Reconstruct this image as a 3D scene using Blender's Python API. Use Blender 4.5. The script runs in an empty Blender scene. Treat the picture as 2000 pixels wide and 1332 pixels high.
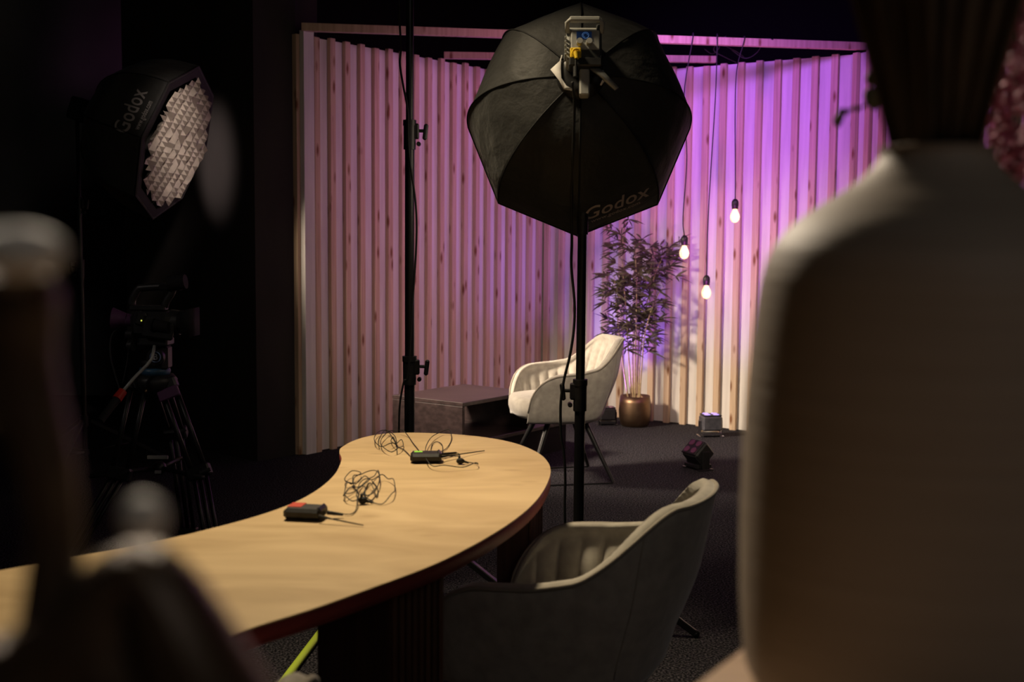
import bpy, math, random
from mathutils import Vector, Matrix, noise
random.seed(7)
S = bpy.context.scene
COL = S.collection
PI = math.pi
V = Vector

# ------------------------------------------------------------ camera
FPX = 2385.0
PITCH = math.radians(5.16); ROLL = math.radians(0.46)
EYE = V((0, 0, 1.36))
_f = V((0, math.cos(PITCH), -math.sin(PITCH)))
_u0 = V((0, math.sin(PITCH), math.cos(PITCH))); _r0 = V((1, 0, 0))
_r = _r0*math.cos(ROLL) + _u0*math.sin(ROLL)
_u = _u0*math.cos(ROLL) - _r0*math.sin(ROLL)
cd = bpy.data.cameras.new('camera'); cam = bpy.data.objects.new('camera', cd); COL.objects.link(cam)
m = Matrix((_r, _u, -_f)).transposed().to_4x4(); m.translation = EYE
cam.matrix_world = m
cd.sensor_width = 36; cd.lens = FPX/2000*36; cd.clip_start = 0.02; cd.clip_end = 60
cd.dof.use_dof = True; cd.dof.focus_distance = 4.6; cd.dof.aperture_fstop = 4.3
cd.dof.aperture_blades = 0
S.camera = cam
def ray(px, py): return _f + _r*((px-1000)/FPX) - _u*((py-666)/FPX)
def onz(px, py, z): d = ray(px, py); return EYE + d*((z-EYE.z)/d.z)
def ony(px, py, y): d = ray(px, py); return EYE + d*(y/d.y)

# ------------------------------------------------------------ world, exposure, lights
w = bpy.data.worlds.new('world'); S.world = w; w.use_nodes = True
w.node_tree.nodes['Background'].inputs[0].default_value = (0.9, 0.8, 0.75, 1)
w.node_tree.nodes['Background'].inputs[1].default_value = 0.017
S.view_settings.view_transform = 'Standard'; S.view_settings.look = 'None'
S.view_settings.gamma = 1; S.view_settings.exposure = 0.0; S.view_settings.use_curve_mapping = False

def aim(o, loc, target):
    o.location = loc; o.rotation_euler = (V(target)-V(loc)).to_track_quat('-Z', 'Y').to_euler()
def area(name, loc, target, size, power, col, shape='DISK', spread=180):
    l = bpy.data.lights.new(name, 'AREA'); l.shape = shape; l.size = size; l.energy = power; l.color = col
    l.spread = math.radians(spread)
    o = bpy.data.objects.new(name, l); COL.objects.link(o); aim(o, loc, target); return o
def spot(name, loc, target, power, col, ang=60, blend=0.5, rad=0.05):
    l = bpy.data.lights.new(name, 'SPOT'); l.energy = power; l.color = col; l.spot_size = math.radians(ang)
    l.spot_blend = blend; l.shadow_soft_size = rad
    o = bpy.data.objects.new(name, l); COL.objects.link(o); aim(o, loc, target); return o
WARM = (1.0, 0.80, 0.60)
# key softbox shining on the armchair (see octagonal softbox below)
SB_N = V((0.04, math.cos(math.radians(17)), -math.sin(math.radians(17)))).normalized()
SB_C = ony(1130, 250, 4.28)
area('softbox_light', SB_C + SB_N*0.03, SB_C + SB_N*2 + V((0.30, 0, -0.55)), 0.62, 7, (1.0, 0.80, 0.60), 'DISK', 80)
# the gridded softbox on the far left is the key light of the armchair
LB_C = ony(343, 280, 6.5); LB_N = V((.943, -.124, -.32)).normalized()
area('gridded_softbox_light', LB_C + LB_N*0.125, (0.85, 7.55, 0.22), 0.38, 25, (1.0, 0.80, 0.60), 'DISK', 62)
area('room_fill', (1.6, -1.6, 3.3), (0.3, 2.5, 0.8), 1.4, 5.5, (1.0, 0.93, 0.88), 'DISK', 150)
# lamp on the tall stand, above the frame, over the desk
area('desk_light', (-0.75, 3.75, 3.1), (-0.1, 2.7, 0.7), 0.35, 22.5, (1.0, 0.80, 0.52), 'DISK', 90)
spot('added_foreground_spot', (-1.0, 4.3, 3.1), (0.18, 0.65, 1.42), 480, (1.0, 0.84, 0.66), 20, 0.5, 0.10)  # added spot near the desk lamp, brightens the vase and foreground
spot('added_figurine_spot', (-1.9, 2.0, 2.9), (-0.14, 0.36, 1.30), 130, (1.0, 0.86, 0.70), 9, 0.5, 0.08)  # added spot without a fixture, brightens only the figurine
ws = spot('wall_spot', (-3.7, 6.95, 2.1), tuple(ony(470, 320, 7.35)), 190, (1.0, 0.80, 0.74), 10.5, 1.0, 0.05); ws.scale = (1, 2.2, 1)
spot('grid_spot', (-0.5, 4.3, 2.9), tuple(LB_C), 130, (1.0, 0.82, 0.70), 12, 0.8, 0.08)
spot('tripod_spot', (-3.2, 2.6, 2.9), (-1.45, 5.0, 0.95), 26, (1.0, 0.86, 0.78), 17, 0.9, 0.12)  # added spot, no lamp there, lifts the dark tripod and camcorder
# coloured LED pars on the carpet and a violet wash on the set
spot('par_light_violet', (1.38, 7.70, 0.17), (1.36, 8.35, 1.9), 16, (0.30, 0.12, 1.0), 110, 1.0, 0.05)
spot('par_light_magenta', (1.02, 6.9, 0.2), (1.9, 8.0, 3.2), 90, (0.95, 0.16, 0.90), 115, 1.0, 0.05)
spot('par_light_left', (0.70, 8.50, 0.17), (0.66, 8.75, 2.6), 45, (0.34, 0.12, 1.0), 130, 1.0, 0.05)
spot('par_wash', (2.0, 5.2, 2.6), (0.0, 8.5, 1.6), 250, (0.80, 0.30, 0.66), 58, 1.0, 0.25)
spot('par_wash_back', (0.3, 5.6, 2.9), (1.40, 8.4, 2.3), 400, (0.46, 0.13, 1.0), 50, 1.0, 0.2)

# ------------------------------------------------------------ materials
def mat(name, col, rough=0.6, metal=0.0, emit=None, estr=0.0, spec=0.5, sheen=0.0, trans=0.0, ior=1.45):
    m = bpy.data.materials.new(name); m.use_nodes = True
    b = m.node_tree.nodes['Principled BSDF']
    b.inputs['Base Color'].default_value = (*col, 1); b.inputs['Roughness'].default_value = rough
    b.inputs['Metallic'].default_value = metal; b.inputs['Specular IOR Level'].default_value = spec
    b.inputs['Sheen Weight'].default_value = sheen; b.inputs['Transmission Weight'].default_value = trans
    b.inputs['IOR'].default_value = ior
    if emit: b.inputs['Emission Color'].default_value = (*emit, 1); b.inputs['Emission Strength'].default_value = estr
    return m
def N(m, t, **kw):
    n = m.node_tree.nodes.new(t)
    for k, v in kw.items(): setattr(n, k, v)
    return n
def noisy(m, c1, c2, scale=(5, 5, 5), nscale=4, detail=6, lo=0.35, hi=0.65, bump=0.0, bdist=0.01, dist=0.0, target='Base Color'):
    nt = m.node_tree; L = nt.links; b = nt.nodes['Principled BSDF']
    tc = N(m, 'ShaderNodeTexCoord'); mp = N(m, 'ShaderNodeMapping'); mp.inputs['Scale'].default_value = scale
    nz = N(m, 'ShaderNodeTexNoise'); nz.inputs['Scale'].default_value = nscale; nz.inputs['Detail'].default_value = detail
    nz.inputs['Distortion'].default_value = dist
    cr = N(m, 'ShaderNodeValToRGB'); cr.color_ramp.elements[0].position = lo; cr.color_ramp.elements[1].position = hi
    cr.color_ramp.elements[0].color = (*c1, 1); cr.color_ramp.elements[1].color = (*c2, 1)
    L.new(tc.outputs['Object'], mp.inputs[0]); L.new(mp.outputs[0], nz.inputs['Vector']); L.new(nz.outputs[0], cr.inputs[0])
    L.new(cr.outputs[0], b.inputs[target])
    if bump:
        bp = N(m, 'ShaderNodeBump'); bp.inputs['Strength'].default_value = bump; bp.inputs['Distance'].default_value = bdist
        L.new(nz.outputs[0], bp.inputs['Height']); L.new(bp.outputs[0], b.inputs['Normal'])
    return m, cr, mp
M = {}
M['carpet'] = noisy(mat('carpet', (.03, .03, .035), 1.0, spec=0.1), (.008, .008, .010), (.15, .14, .16), (1, 1, 1), 130, 4, .44, .74, 1.0, .01)[0]
M['black_wall'] = noisy(mat('black_wall', (.01, .01, .01), .9, spec=.1), (.010, .010, .010), (.014, .013, .013), (1, 1, .3), 3)[0]
M['black_cloth'] = noisy(mat('black_cloth', (.03, .03, .03), .95, spec=.05), (.034, .031, .030), (.044, .040, .038), (1, 1, .3), 3)[0]
M['brown_black'] = mat('brown_black', (.013, .012, .012), .9, spec=.1)
M['grey_wall'] = noisy(mat('grey_wall', (.06, .06, .065), .9, spec=.1), (.22, .22, .22), (.27, .27, .27), (1, 1, 1), 2)[0]
M['panel'] = noisy(mat('panel', (.6, .58, .56), .75, spec=.2), (.63, .60, .57), (.74, .71, .68), (9, 9, .6), 3)[0]
# pine with knots
def pine(name, c1, c2, knot):
    m, cr, mp = noisy(mat(name, c1, .7, spec=.2), c1, c2, (26, 26, .9), 2.2, 5, .3, .7, .15, .002)
    L = m.node_tree.links; b = m.node_tree.nodes['Principled BSDF']
    tc = N(m, 'ShaderNodeTexCoord'); mp2 = N(m, 'ShaderNodeMapping'); mp2.inputs['Scale'].default_value = (17, 17, 5.2)
    vo = N(m, 'ShaderNodeTexVoronoi'); vo.inputs['Scale'].default_value = 1.0
    r2 = N(m, 'ShaderNodeValToRGB'); r2.color_ramp.elements[0].position = .09; r2.color_ramp.elements[1].position = .26
    r2.color_ramp.elements[0].color = (1, 1, 1, 1); r2.color_ramp.elements[1].color = (0, 0, 0, 1)
    mx = N(m, 'ShaderNodeMix', data_type='RGBA')
    L.new(tc.outputs['Object'], mp2.inputs[0]); L.new(mp2.outputs[0], vo.inputs['Vector']); L.new(vo.outputs['Distance'], r2.inputs[0])
    L.new(r2.outputs[0], mx.inputs['Factor']); L.new(cr.outputs[0], mx.inputs['A']); mx.inputs['B'].default_value = (*knot, 1)
    L.new(mx.outputs['Result'], b.inputs['Base Color'])
    return m
M['pine'] = pine('pine', (.48, .35, .24), (.66, .50, .36), (.22, .10, .05))
M['pine_beam'] = pine('pine_beam', (.42, .30, .20), (.58, .43, .30), (.2, .09, .05))
M['desk'] = None
def ply():
    m, cr, mp = noisy(mat('birch_ply', (.6, .42, .22), .42, spec=.35), (.50, .35, .18), (.70, .52, .29), (1.5, 4.2, 1), 1.8, 4, .28, .74, .04, .002, 1.1)
    mp.inputs['Rotation'].default_value = (0, 0, .25)
    L = m.node_tree.links; b = m.node_tree.nodes['Principled BSDF']
    tc = N(m, 'ShaderNodeTexCoord'); mp2 = N(m, 'ShaderNodeMapping'); mp2.inputs['Scale'].default_value = (4.5, 9, 1); mp2.inputs['Rotation'].default_value = (0, 0, .1)
    vo = N(m, 'ShaderNodeTexVoronoi'); vo.inputs['Scale'].default_value = 1.0
    r2 = N(m, 'ShaderNodeValToRGB'); r2.color_ramp.elements[0].position = .04; r2.color_ramp.elements[1].position = .17
    r2.color_ramp.elements[0].color = (.6, .6, .6, 1); r2.color_ramp.elements[1].color = (0, 0, 0, 1)
    mx = N(m, 'ShaderNodeMix', data_type='RGBA')
    L.new(tc.outputs['Object'], mp2.inputs[0]); L.new(mp2.outputs[0], vo.inputs['Vector']); L.new(vo.outputs['Distance'], r2.inputs[0])
    L.new(r2.outputs[0], mx.inputs['Factor']); L.new(cr.outputs[0], mx.inputs['A']); mx.inputs['B'].default_value = (.30, .18, .08, 1)
    L.new(mx.outputs['Result'], b.inputs['Base Color'])
    return m
M['desk'] = ply()
M['maroon'] = noisy(mat('maroon_edge', (.11, .018, .016), .55), (.20, .028, .028), (.28, .045, .04), (1, 1, 1), 6)[0]
M['dark_brown'] = noisy(mat('dark_brown_wood', (.05, .02, .015), .6), (.045, .02, .014), (.075, .032, .022), (30, 30, 1), 2)[0]
M['slat_brown'] = noisy(mat('slat_brown_wood', (.1, .05, .03), .6), (.07, .03, .02), (.13, .06, .035), (30, 30, 1), 2)[0]
M['velvet'] = noisy(mat('beige_velvet', (.36, .32, .27), .85, spec=.2, sheen=.45), (.32, .295, .255), (.44, .41, .355), (1, 1, 1), 28, 5, .3, .7, .25, .004)[0]
M['velvet_pipe'] = noisy(mat('beige_piping', (.30, .27, .22), .85, spec=.2, sheen=.3), (.27, .24, .2), (.33, .3, .25), (1, 1, 1), 30)[0]
M['black_metal'] = mat('black_metal', (.012, .012, .013), .38, .0, spec=.5)
M['black_plastic'] = noisy(mat('black_plastic', (.015, .015, .016), .45), (.012, .012, .012), (.02, .02, .021), (1, 1, 1), 60)[0]
M['black_matte'] = mat('black_matte', (.012, .011, .012), .8, spec=.2)
M['rubber'] = mat('black_rubber', (.01, .01, .01), .7)
M['chrome'] = mat('chrome', (.6, .6, .62), .18, 1.0)
M['alu'] = mat('brushed_aluminium', (.35, .36, .34), .45, .3)
M['lamp_grey'] = noisy(mat('lamp_grey', (.20, .205, .195), .5), (.34, .345, .325), (.40, .405, .38), (1, 1, 1), 20)[0]
M['lamp_dark'] = mat('lamp_dark', (.05, .052, .05), .5)
M['yellow'] = mat('yellow_plastic', (.75, .50, .02), .4)
M['screen'] = mat('screen', (.01, .02, .06), .15, emit=(.03, .08, .25), estr=.06)
M['screen_mark'] = mat('screen_mark', (.08, .16, .3), .3, emit=(.12, .3, .75), estr=.22)
M['nylon'] = noisy(mat('black_nylon', (.02, .02, .02), .62, spec=.35, sheen=.15), (.020, .020, .019), (.032, .032, .030), (1, 1, 1), 7, 6, .3, .7, .55, .03)[0]
M['seam'] = mat('black_seam', (.008, .008, .008), .7)
M['white_fabric'] = mat('white_fabric', (.75, .73, .70), .8)
M['print_grey'] = mat('print_grey', (.55, .46, .44), .7)
M['print_light'] = mat('print_light', (.32, .30, .29), .7, emit=(.3, .28, .26), estr=.0)
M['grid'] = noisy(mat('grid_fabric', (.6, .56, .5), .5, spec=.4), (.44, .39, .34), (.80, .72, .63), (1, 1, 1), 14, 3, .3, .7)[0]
M['grid_shaded'] = mat('grid_shaded_fabric', (.26, .22, .185), .6)  # darker copy of the grid fabric, facet shade painted as colour
M['diffuser'] = mat('white_diffuser', (.8, .78, .74), .8, emit=(1.0, .80, .60), estr=4.0)
M['copper'] = noisy(mat('bronze_copper', (.42, .27, .15), .42, 1.0), (.19, .12, .075), (.28, .185, .115), (1, 1, 1), 14, 5, .3, .7, .15, .004)[0]
M['bench'] = noisy(mat('plum_black_wood', (.035, .022, .022), .42), (.030, .020, .020), (.055, .036, .036), (1, 14, 14), 3)[0]
M['soil'] = noisy(mat('soil', (.02, .014, .01), 1.0), (.012, .008, .006), (.035, .025, .018), (1, 1, 1), 60)[0]
M['leaf'] = noisy(mat('bamboo_leaf', (.06, .055, .03), .6), (.05, .048, .022), (.10, .08, .05), (1, 1, 1), 12)[0]
M['cane'] = noisy(mat('bamboo_cane', (.40, .30, .16), .55), (.32, .24, .12), (.50, .39, .22), (1, 1, 6), 6)[0]
M['bulb_glass'] = mat('bulb_glass', (1, .95, .85), .02, trans=1.0, ior=1.15, emit=(1.0, .55, .22), estr=1.6)
M['filament'] = mat('filament', (1, .7, .3), .5, emit=(1.0, .58, .22), estr=55)
M['vase'] = noisy(mat('beige_ceramic', (.40, .34, .28), .6, spec=.4), (.27, .215, .165), (.31, .25, .195), (2, 2, 60), 3, 3, .3, .7, .25, .003)[0]
M['tan_wood'] = noisy(mat('tan_wood', (.55, .38, .25), .5), (.48, .33, .21), (.60, .43, .29), (3, 30, 3), 2)[0]
M['bronze'] = noisy(mat('dark_bronze', (.10, .062, .035), .4, .3), (.06, .038, .02), (.10, .065, .04), (1, 1, 1), 25, 5, .3, .7)[0]
M['highlight_pale'] = mat('painted_highlight', (.80, .76, .68), .6)  # pale colour for the highlights painted on the figurine
M['reed'] = noisy(mat('dried_reed', (.13, .085, .05), .8), (.045, .032, .020), (.11, .078, .05), (40, 40, 1), 2)[0]
M['sprig'] = noisy(mat('olive_leaf', (.09, .09, .045), .7), (.06, .06, .03), (.12, .11, .06), (1, 1, 1), 20)[0]
M['yellow_leaf'] = mat('yellow_green_leaf', (.42, .42, .10), .6)
M['pink'] = noisy(mat('pink_petal', (.35, .08, .16), .7), (.24, .05, .11), (.50, .20, .28), (1, 1, 1), 90)[0]
M['plum'] = mat('plum_petal', (.18, .05, .12), .8)
M['red'] = mat('red_plastic', (.50, .03, .015), .45)
M['green_label'] = mat('green_label', (.30, .75, .08), .5)
M['red_label'] = mat('red_label', (.55, .05, .02), .45)
M['lime'] = mat('lime_sleeve', (.60, .80, .07), .5)
M['blue_ring'] = mat('blue_ring', (.03, .09, .16), .4)
M['logo_blue'] = mat('logo_blue', (.16, .22, .40), .4)
M['logo_pale'] = mat('logo_pale', (.4, .42, .5), .5)
M['purple_strap'] = mat('purple_rubber', (.09, .03, .09), .6)
M['led_lens'] = mat('led_lens', (.3, .2, .6), .2, emit=(.42, .3, 1.0), estr=1.0)
M['led_dot'] = mat('led_dot', (.5, .6, .1), .4, emit=(.7, .75, .1), estr=.9)
M['par_pink'] = mat('par_glass', (.16, .05, .10), .25)
M['mark_white'] = mat('mark_white', (.42, .42, .38), .6)

# ------------------------------------------------------------ mesh helpers
class MB:
    def __init__(s): s.v = []; s.f = []; s.mi = []; s.cur = 0; s.sm = []; s.smooth = True
    def add(s, vs, fs):
        o = len(s.v); s.v += [tuple(v) for v in vs]; s.f += [tuple(o+i for i in f) for f in fs]
        s.mi += [s.cur]*len(fs); s.sm += [s.smooth]*len(fs); return s
    def box(s, c, size, R=None, bev=0.0):
        c = V(c); hx, hy, hz = size[0]/2, size[1]/2, size[2]/2; R = R or Matrix.Identity(3)
        b = min(bev, hx*.95, hy*.95, hz*.95)
        sm = s.smooth; s.smooth = False
        if b <= 0:
            vs = [c + R @ V((x*hx, y*hy, z*hz)) for x in (-1, 1) for y in (-1, 1) for z in (-1, 1)]
            s.add(vs, [(0, 1, 3, 2), (4, 6, 7, 5), (0, 4, 5, 1), (2, 3, 7, 6), (0, 2, 6, 4), (1, 5, 7, 3)])
        else:
            vs = []; idx = {}
            for x in (-1, 1):
                for y in (-1, 1):
                    for z in (-1, 1):
                        for a in range(3):
                            p = [x*(hx-b), y*(hy-b), z*(hz-b)]; p[a] = (x, y, z)[a]*(hx, hy, hz)[a]
                            idx[(x, y, z, a)] = len(vs); vs.append(c + R @ V(p))
            fs = []
            q = [(-1, -1), (1, -1), (1, 1), (-1, 1)]
            for a in range(3):
                for sg in (-1, 1):
                    f = []
                    for (p, r) in q:
                        k = [0, 0, 0]; k[a] = sg; k[(a+1) % 3] = p; k[(a+2) % 3] = r; f.append(idx[(*k, a)])
                    fs.append(tuple(f) if sg > 0 else tuple(reversed(f)))
            for a in range(3):
                bb, cc = (a+1) % 3, (a+2) % 3
                for p in (-1, 1):
                    for r in (-1, 1):
                        k1 = [0]*3; k2 = [0]*3; k1[a] = -1; k2[a] = 1
                        for k in (k1, k2): k[bb] = p; k[cc] = r
                        fs.append((idx[(*k1, bb)], idx[(*k2, bb)], idx[(*k2, cc)], idx[(*k1, cc)]))
            for x in (-1, 1):
                for y in (-1, 1):
                    for z in (-1, 1): fs.append(tuple(idx[(x, y, z, a)] for a in range(3)))
            s.add(vs, fs)
        s.smooth = sm; return s
    def cyl(s, p1, p2, r1, r2=None, n=16, cap=True):
        r2 = r1 if r2 is None else r2; p1, p2 = V(p1), V(p2); d = (p2-p1).normalized()
        a = d.orthogonal().normalized(); b = d.cross(a); vs = []
        for p, r in ((p1, r1), (p2, r2)):
            vs += [p + (a*math.cos(2*PI*i/n) + b*math.sin(2*PI*i/n))*r for i in range(n)]
        s.add(vs, [(i, (i+1) % n, n+(i+1) % n, n+i) for i in range(n)])
        if cap:
            sm = s.smooth; s.smooth = False
            s.add(vs, [tuple(reversed(range(n))), tuple(range(n, 2*n))]); s.smooth = sm
        return s
    def tube(s, pts, r, n=8, closed=False):
        pts = [V(p) for p in pts]; m = len(pts); R = r if isinstance(r, (list, tuple)) else [r]*m
        t = []
        for i in range(m):
            d = (pts[(i+1) % m]-pts[i-1]) if closed else pts[min(i+1, m-1)]-pts[max(i-1, 0)]
            t.append(d.normalized() if d.length > 1e-9 else V((0, 0, 1)))
        a = t[0].orthogonal().normalized(); vs = []
        for i in range(m):
            a = (a - t[i]*a.dot(t[i])); a = a.normalized() if a.length > 1e-6 else t[i].orthogonal().normalized()
            b = t[i].cross(a)
            vs += [pts[i] + (a*math.cos(2*PI*k/n)+b*math.sin(2*PI*k/n))*R[i] for k in range(n)]
        fs = [(i*n+k, i*n+(k+1) % n, ((i+1) % m)*n+(k+1) % n, ((i+1) % m)*n+k) for i in range(m if closed else m-1) for k in range(n)]
        if not closed: fs += [tuple(reversed(range(n))), tuple(range((m-1)*n, m*n))]
        return s.add(vs, fs)
    def loft(s, rings, closed=True, cap=True):
        n = len(rings[0]); vs = [p for r in rings for p in r]; fs = []
        for i in range(len(rings)-1):
            for k in range(n if closed else n-1):
                fs.append((i*n+k, i*n+(k+1) % n, (i+1)*n+(k+1) % n, (i+1)*n+k))
        if cap and closed: fs += [tuple(reversed(range(n))), tuple(range((len(rings)-1)*n, len(rings)*n))]
        return s.add(vs, fs)
    def lathe(s, prof, c=(0, 0, 0), n=48, R=None, cap=True):
        c = V(c); R = R or Matrix.Identity(3)
        return s.loft([[c + R @ V((r*math.cos(2*PI*k/n), r*math.sin(2*PI*k/n), z)) for k in range(n)] for r, z in prof], True, cap)
    def ball(s, c, r, n=16, sc=(1, 1, 1), R=None):
        c = V(c); R = R or Matrix.Identity(3)
        rings = []
        for i in range(n//2+1):
            a = -PI/2 + PI*i/(n//2); rr = max(math.cos(a), .001)*r; z = math.sin(a)*r
            rings.append([c + R @ V((rr*math.cos(2*PI*k/n)*sc[0], rr*math.sin(2*PI*k/n)*sc[1], z*sc[2])) for k in range(n)])
        return s.loft(rings)
    def prism(s, poly, z0, z1):
        n = len(poly); sm = s.smooth; s.smooth = False
        vs = [V((p[0], p[1], z0)) for p in poly] + [V((p[0], p[1], z1)) for p in poly]
        s.add(vs, [tuple(reversed(range(n))), tuple(range(n, 2*n))] + [(i, (i+1) % n, n+(i+1) % n, n+i) for i in range(n)])
        s.smooth = sm; return s
    def build(s, name, mats, parent=None):
        me = bpy.data.meshes.new(name); me.from_pydata(s.v, [], s.f)
        mats = mats if isinstance(mats, (list, tuple)) else [mats]
        for mm in mats: me.materials.append(mm)
        me.polygons.foreach_set('material_index', s.mi); me.polygons.foreach_set('use_smooth', s.sm)
        me.update(); o = bpy.data.objects.new(name, me); COL.objects.link(o)
        if parent: o.parent = parent
        return o
def fixn(o):
    import bmesh
    b = bmesh.new(); b.from_mesh(o.data); bmesh.ops.remove_doubles(b, verts=b.verts, dist=1e-6)
    bmesh.ops.recalc_face_normals(b, faces=b.faces); b.to_mesh(o.data); b.free(); return o
def thing(name, label, cat, loc=(0, 0, 0), rotz=0, group=None, mw=None):
    o = bpy.data.objects.new(name, None); o.empty_display_size = .1; COL.objects.link(o)
    if mw is not None: o.matrix_world = mw
    else: o.location = loc; o.rotation_euler = (0, 0, rotz)
    o['label'] = label; o['category'] = cat
    if group: o['group'] = group
    return o
def tag(o, label, cat, group=None, kind=None):
    o['label'] = label; o['category'] = cat
    if group: o['group'] = group
    if kind: o['kind'] = kind
    return o
def struct(name, mb, m):
    o = mb.build(name, m); o['kind'] = 'structure'; return o
def catmull(P, k=8, closed=False):
    P = [V(p) for p in P]; n = len(P); out = []
    for i in range(n if closed else n-1):
        p0 = P[(i-1) % n] if (closed or i > 0) else P[0]*2-P[1]
        p1 = P[i]; p2 = P[(i+1) % n]; p3 = P[(i+2) % n] if (closed or i < n-2) else P[n-1]*2-P[n-2]
        for j in range(k):
            t = j/k
            out.append(.5*((2*p1)+(p2-p0)*t+(2*p0-5*p1+4*p2-p3)*t*t+(3*p1-p0-3*p2+p3)*t**3))
    if not closed: out.append(P[-1])
    return out
def sstep(a, b, x): t = max(0, min(1, (x-a)/(b-a))); return t*t*(3-2*t)
def frame(z, up=V((0, 0, 1))):      # 3x3 with local z along z and local y close to up
    z = V(z).normalized(); y = (up - z*up.dot(z)).normalized(); x = y.cross(z)
    return Matrix((x, y, z)).transposed()
def text_mesh(txt, size, extrude=0.0, bold=0.0, shear=0.0, spacing=1.0):
    c = bpy.data.curves.new('lettering', 'FONT'); c.body = txt; c.size = size; c.extrude = extrude; c.offset = bold; c.shear = shear
    c.align_x = 'CENTER'; c.align_y = 'CENTER'; c.space_character = spacing; c.resolution_u = 4
    o = bpy.data.objects.new('lettering', c); COL.objects.link(o)
    dg = bpy.context.evaluated_depsgraph_get(); me = bpy.data.meshes.new_from_object(o.evaluated_get(dg))
    vs = [v.co.copy() for v in me.vertices]; fs = [tuple(p.vertices) for p in me.polygons]
    bpy.data.objects.remove(o); bpy.data.curves.remove(c); bpy.data.meshes.remove(me)
    return vs, fs

# ------------------------------------------------------------ room shell
mb = MB(); mb.box((0, 4.5, -.05), (13, 14, .1)); struct('floor', mb, M['carpet'])
mb = MB(); mb.box((0, 4.5, 3.65), (13, 14, .1)); struct('ceiling', mb, M['black_wall'])
mb = MB(); mb.box((0, 11.45, 1.8), (13, .1, 3.6)); struct('wall_back', mb, M['brown_black'])
mb = MB(); mb.box((-6.45, 4.5, 1.8), (.1, 13.8, 3.6)); struct('wall_left', mb, M['grey_wall'])
mb = MB(); mb.box((6.45, 4.5, 1.8), (.1, 13.8, 3.6)); struct('wall_right', mb, M['brown_black'])
mb = MB(); mb.box((0, -2.45, 1.8), (12.8, .1, 3.6)); struct('wall_front', mb, M['black_wall'])
mb = MB(); mb.box((-4.4, 9.9, 1.8), (3.9, .1, 3.6)); struct('wall_far_left', mb, M['grey_wall'])
# black partition: corner, left face and short return to the timber set
C0 = onz(503, 901, 0); CL = onz(253, 848, 0); CR = onz(583, 886.5, 0)
PL = onz(590, 888, 0)                                     # near end of the left timber wall
nrm = V((CL.y-C0.y, -(CL.x-C0.x), 0)).normalized()
poly = [C0, CR, CR+V((.05, .5, 0)), CL+V((.25, .3, 0)), CL]
mb = MB(); mb.prism([(p.x, p.y) for p in reversed(poly)], 0, 3.6); o = fixn(struct('wall_partition', mb, M['black_cloth']))

# timber set
HW = 2.5
CORN = onz(1052, 797, 0)
PR = onz(1640, 862, 0)
def line_at(P, Q, px, z=0):       # point on the vertical plane through P,Q seen at column px
    d = ray(px, 451); a = d.x*(Q.y-P.y)-d.y*(Q.x-P.x); t = (P.x*(Q.y-P.y)-P.y*(Q.x-P.x))/a
    return V((d.x*t, d.y*t, z))
dL = (CORN-PL).normalized(); dR = V((dL.y, -dL.x, 0))
PR = CORN + dR*((line_at(CORN, CORN+dR, 1652)-CORN).length)
d3 = V((.40, -.92, 0)).normalized(); P3 = PR + d3*2.4
def slat_wall(name, A, B, side, first=.06, seed=0):
    rnd = random.Random(seed)
    d = (B-A).normalized(); L = (B-A).length; n = V((d.y, -d.x, 0))*side
    R = Matrix((d, n*-1 if False else n, V((0, 0, 1)))).transposed()
    mb = MB(); c = (A+B)/2
    mb.cur = 0; mb.box(c - n*.012 + V((0, 0, HW/2)), (L, .022, HW-.01), R)
    x = first; mb.cur = 1
    while x < L-.03:
        h = HW + rnd.uniform(-.006, .010)
        mb.box(A + d*x + n*.0155 + V((0, 0, h/2)), (.046, .029, h), R, .003)
        x += .131 + rnd.uniform(-.002, .002)
    # back framing
    mb.cur = 2
    for z in (.06, 1.25, HW-.06): mb.box(c - n*.045 + V((0, 0, z)), (L, .044, .09), R)
    o = struct(name, mb, [M['panel'], M['pine'], M['pine_beam']]); return fixn(o)
slat_wall('wall_set_left', PL + dL*.02, CORN, 1, .10, 1)
slat_wall('wall_set_back', CORN, PR, 1, .075, 2)
slat_wall('wall_set_right', PR, P3, 1, .07, 3)
# end post of the left timber wall
nL = V((dL.y, -dL.x, 0)); RL = Matrix((dL, nL, V((0, 0, 1)))).transposed()
mb = MB(); mb.box(PL + dL*.045 + nL*.018 + V((0, 0, HW/2+.012)), (.085, .036, HW+.02), RL, .002)
o = struct('trim_1', mb, M['panel'])
mb = MB(); mb.box(PL + dL*.0 - nL*.052 + V((0, 0, HW/2)), (.04, .10, HW), RL, .002); struct('trim_2', mb, M['pine_beam'])
# beams over the set
def beam(name, A, B, w, h, z0):
    d = (B-A).normalized(); n = V((-d.y, d.x, 0)); R = Matrix((d, n, V((0, 0, 1)))).transposed()
    mb = MB(); mb.box((A+B)/2 + V((0, 0, z0+h/2)), ((B-A).length, w, h), R, .002); return struct(name, mb, M['pine_beam'])
BA = PL + nL*.02; BB = PR + V((.10, -.06, 0))
beam('trim_3', BA + V((0, 0, 0)), BB, .045, .047, HW+.014)
b2a = line_at(PL, CORN, 866); b2b = line_at(CORN, PR, 1390)
beam('trim_4', b2a, b2b, .045, .045, HW+.013)

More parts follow.
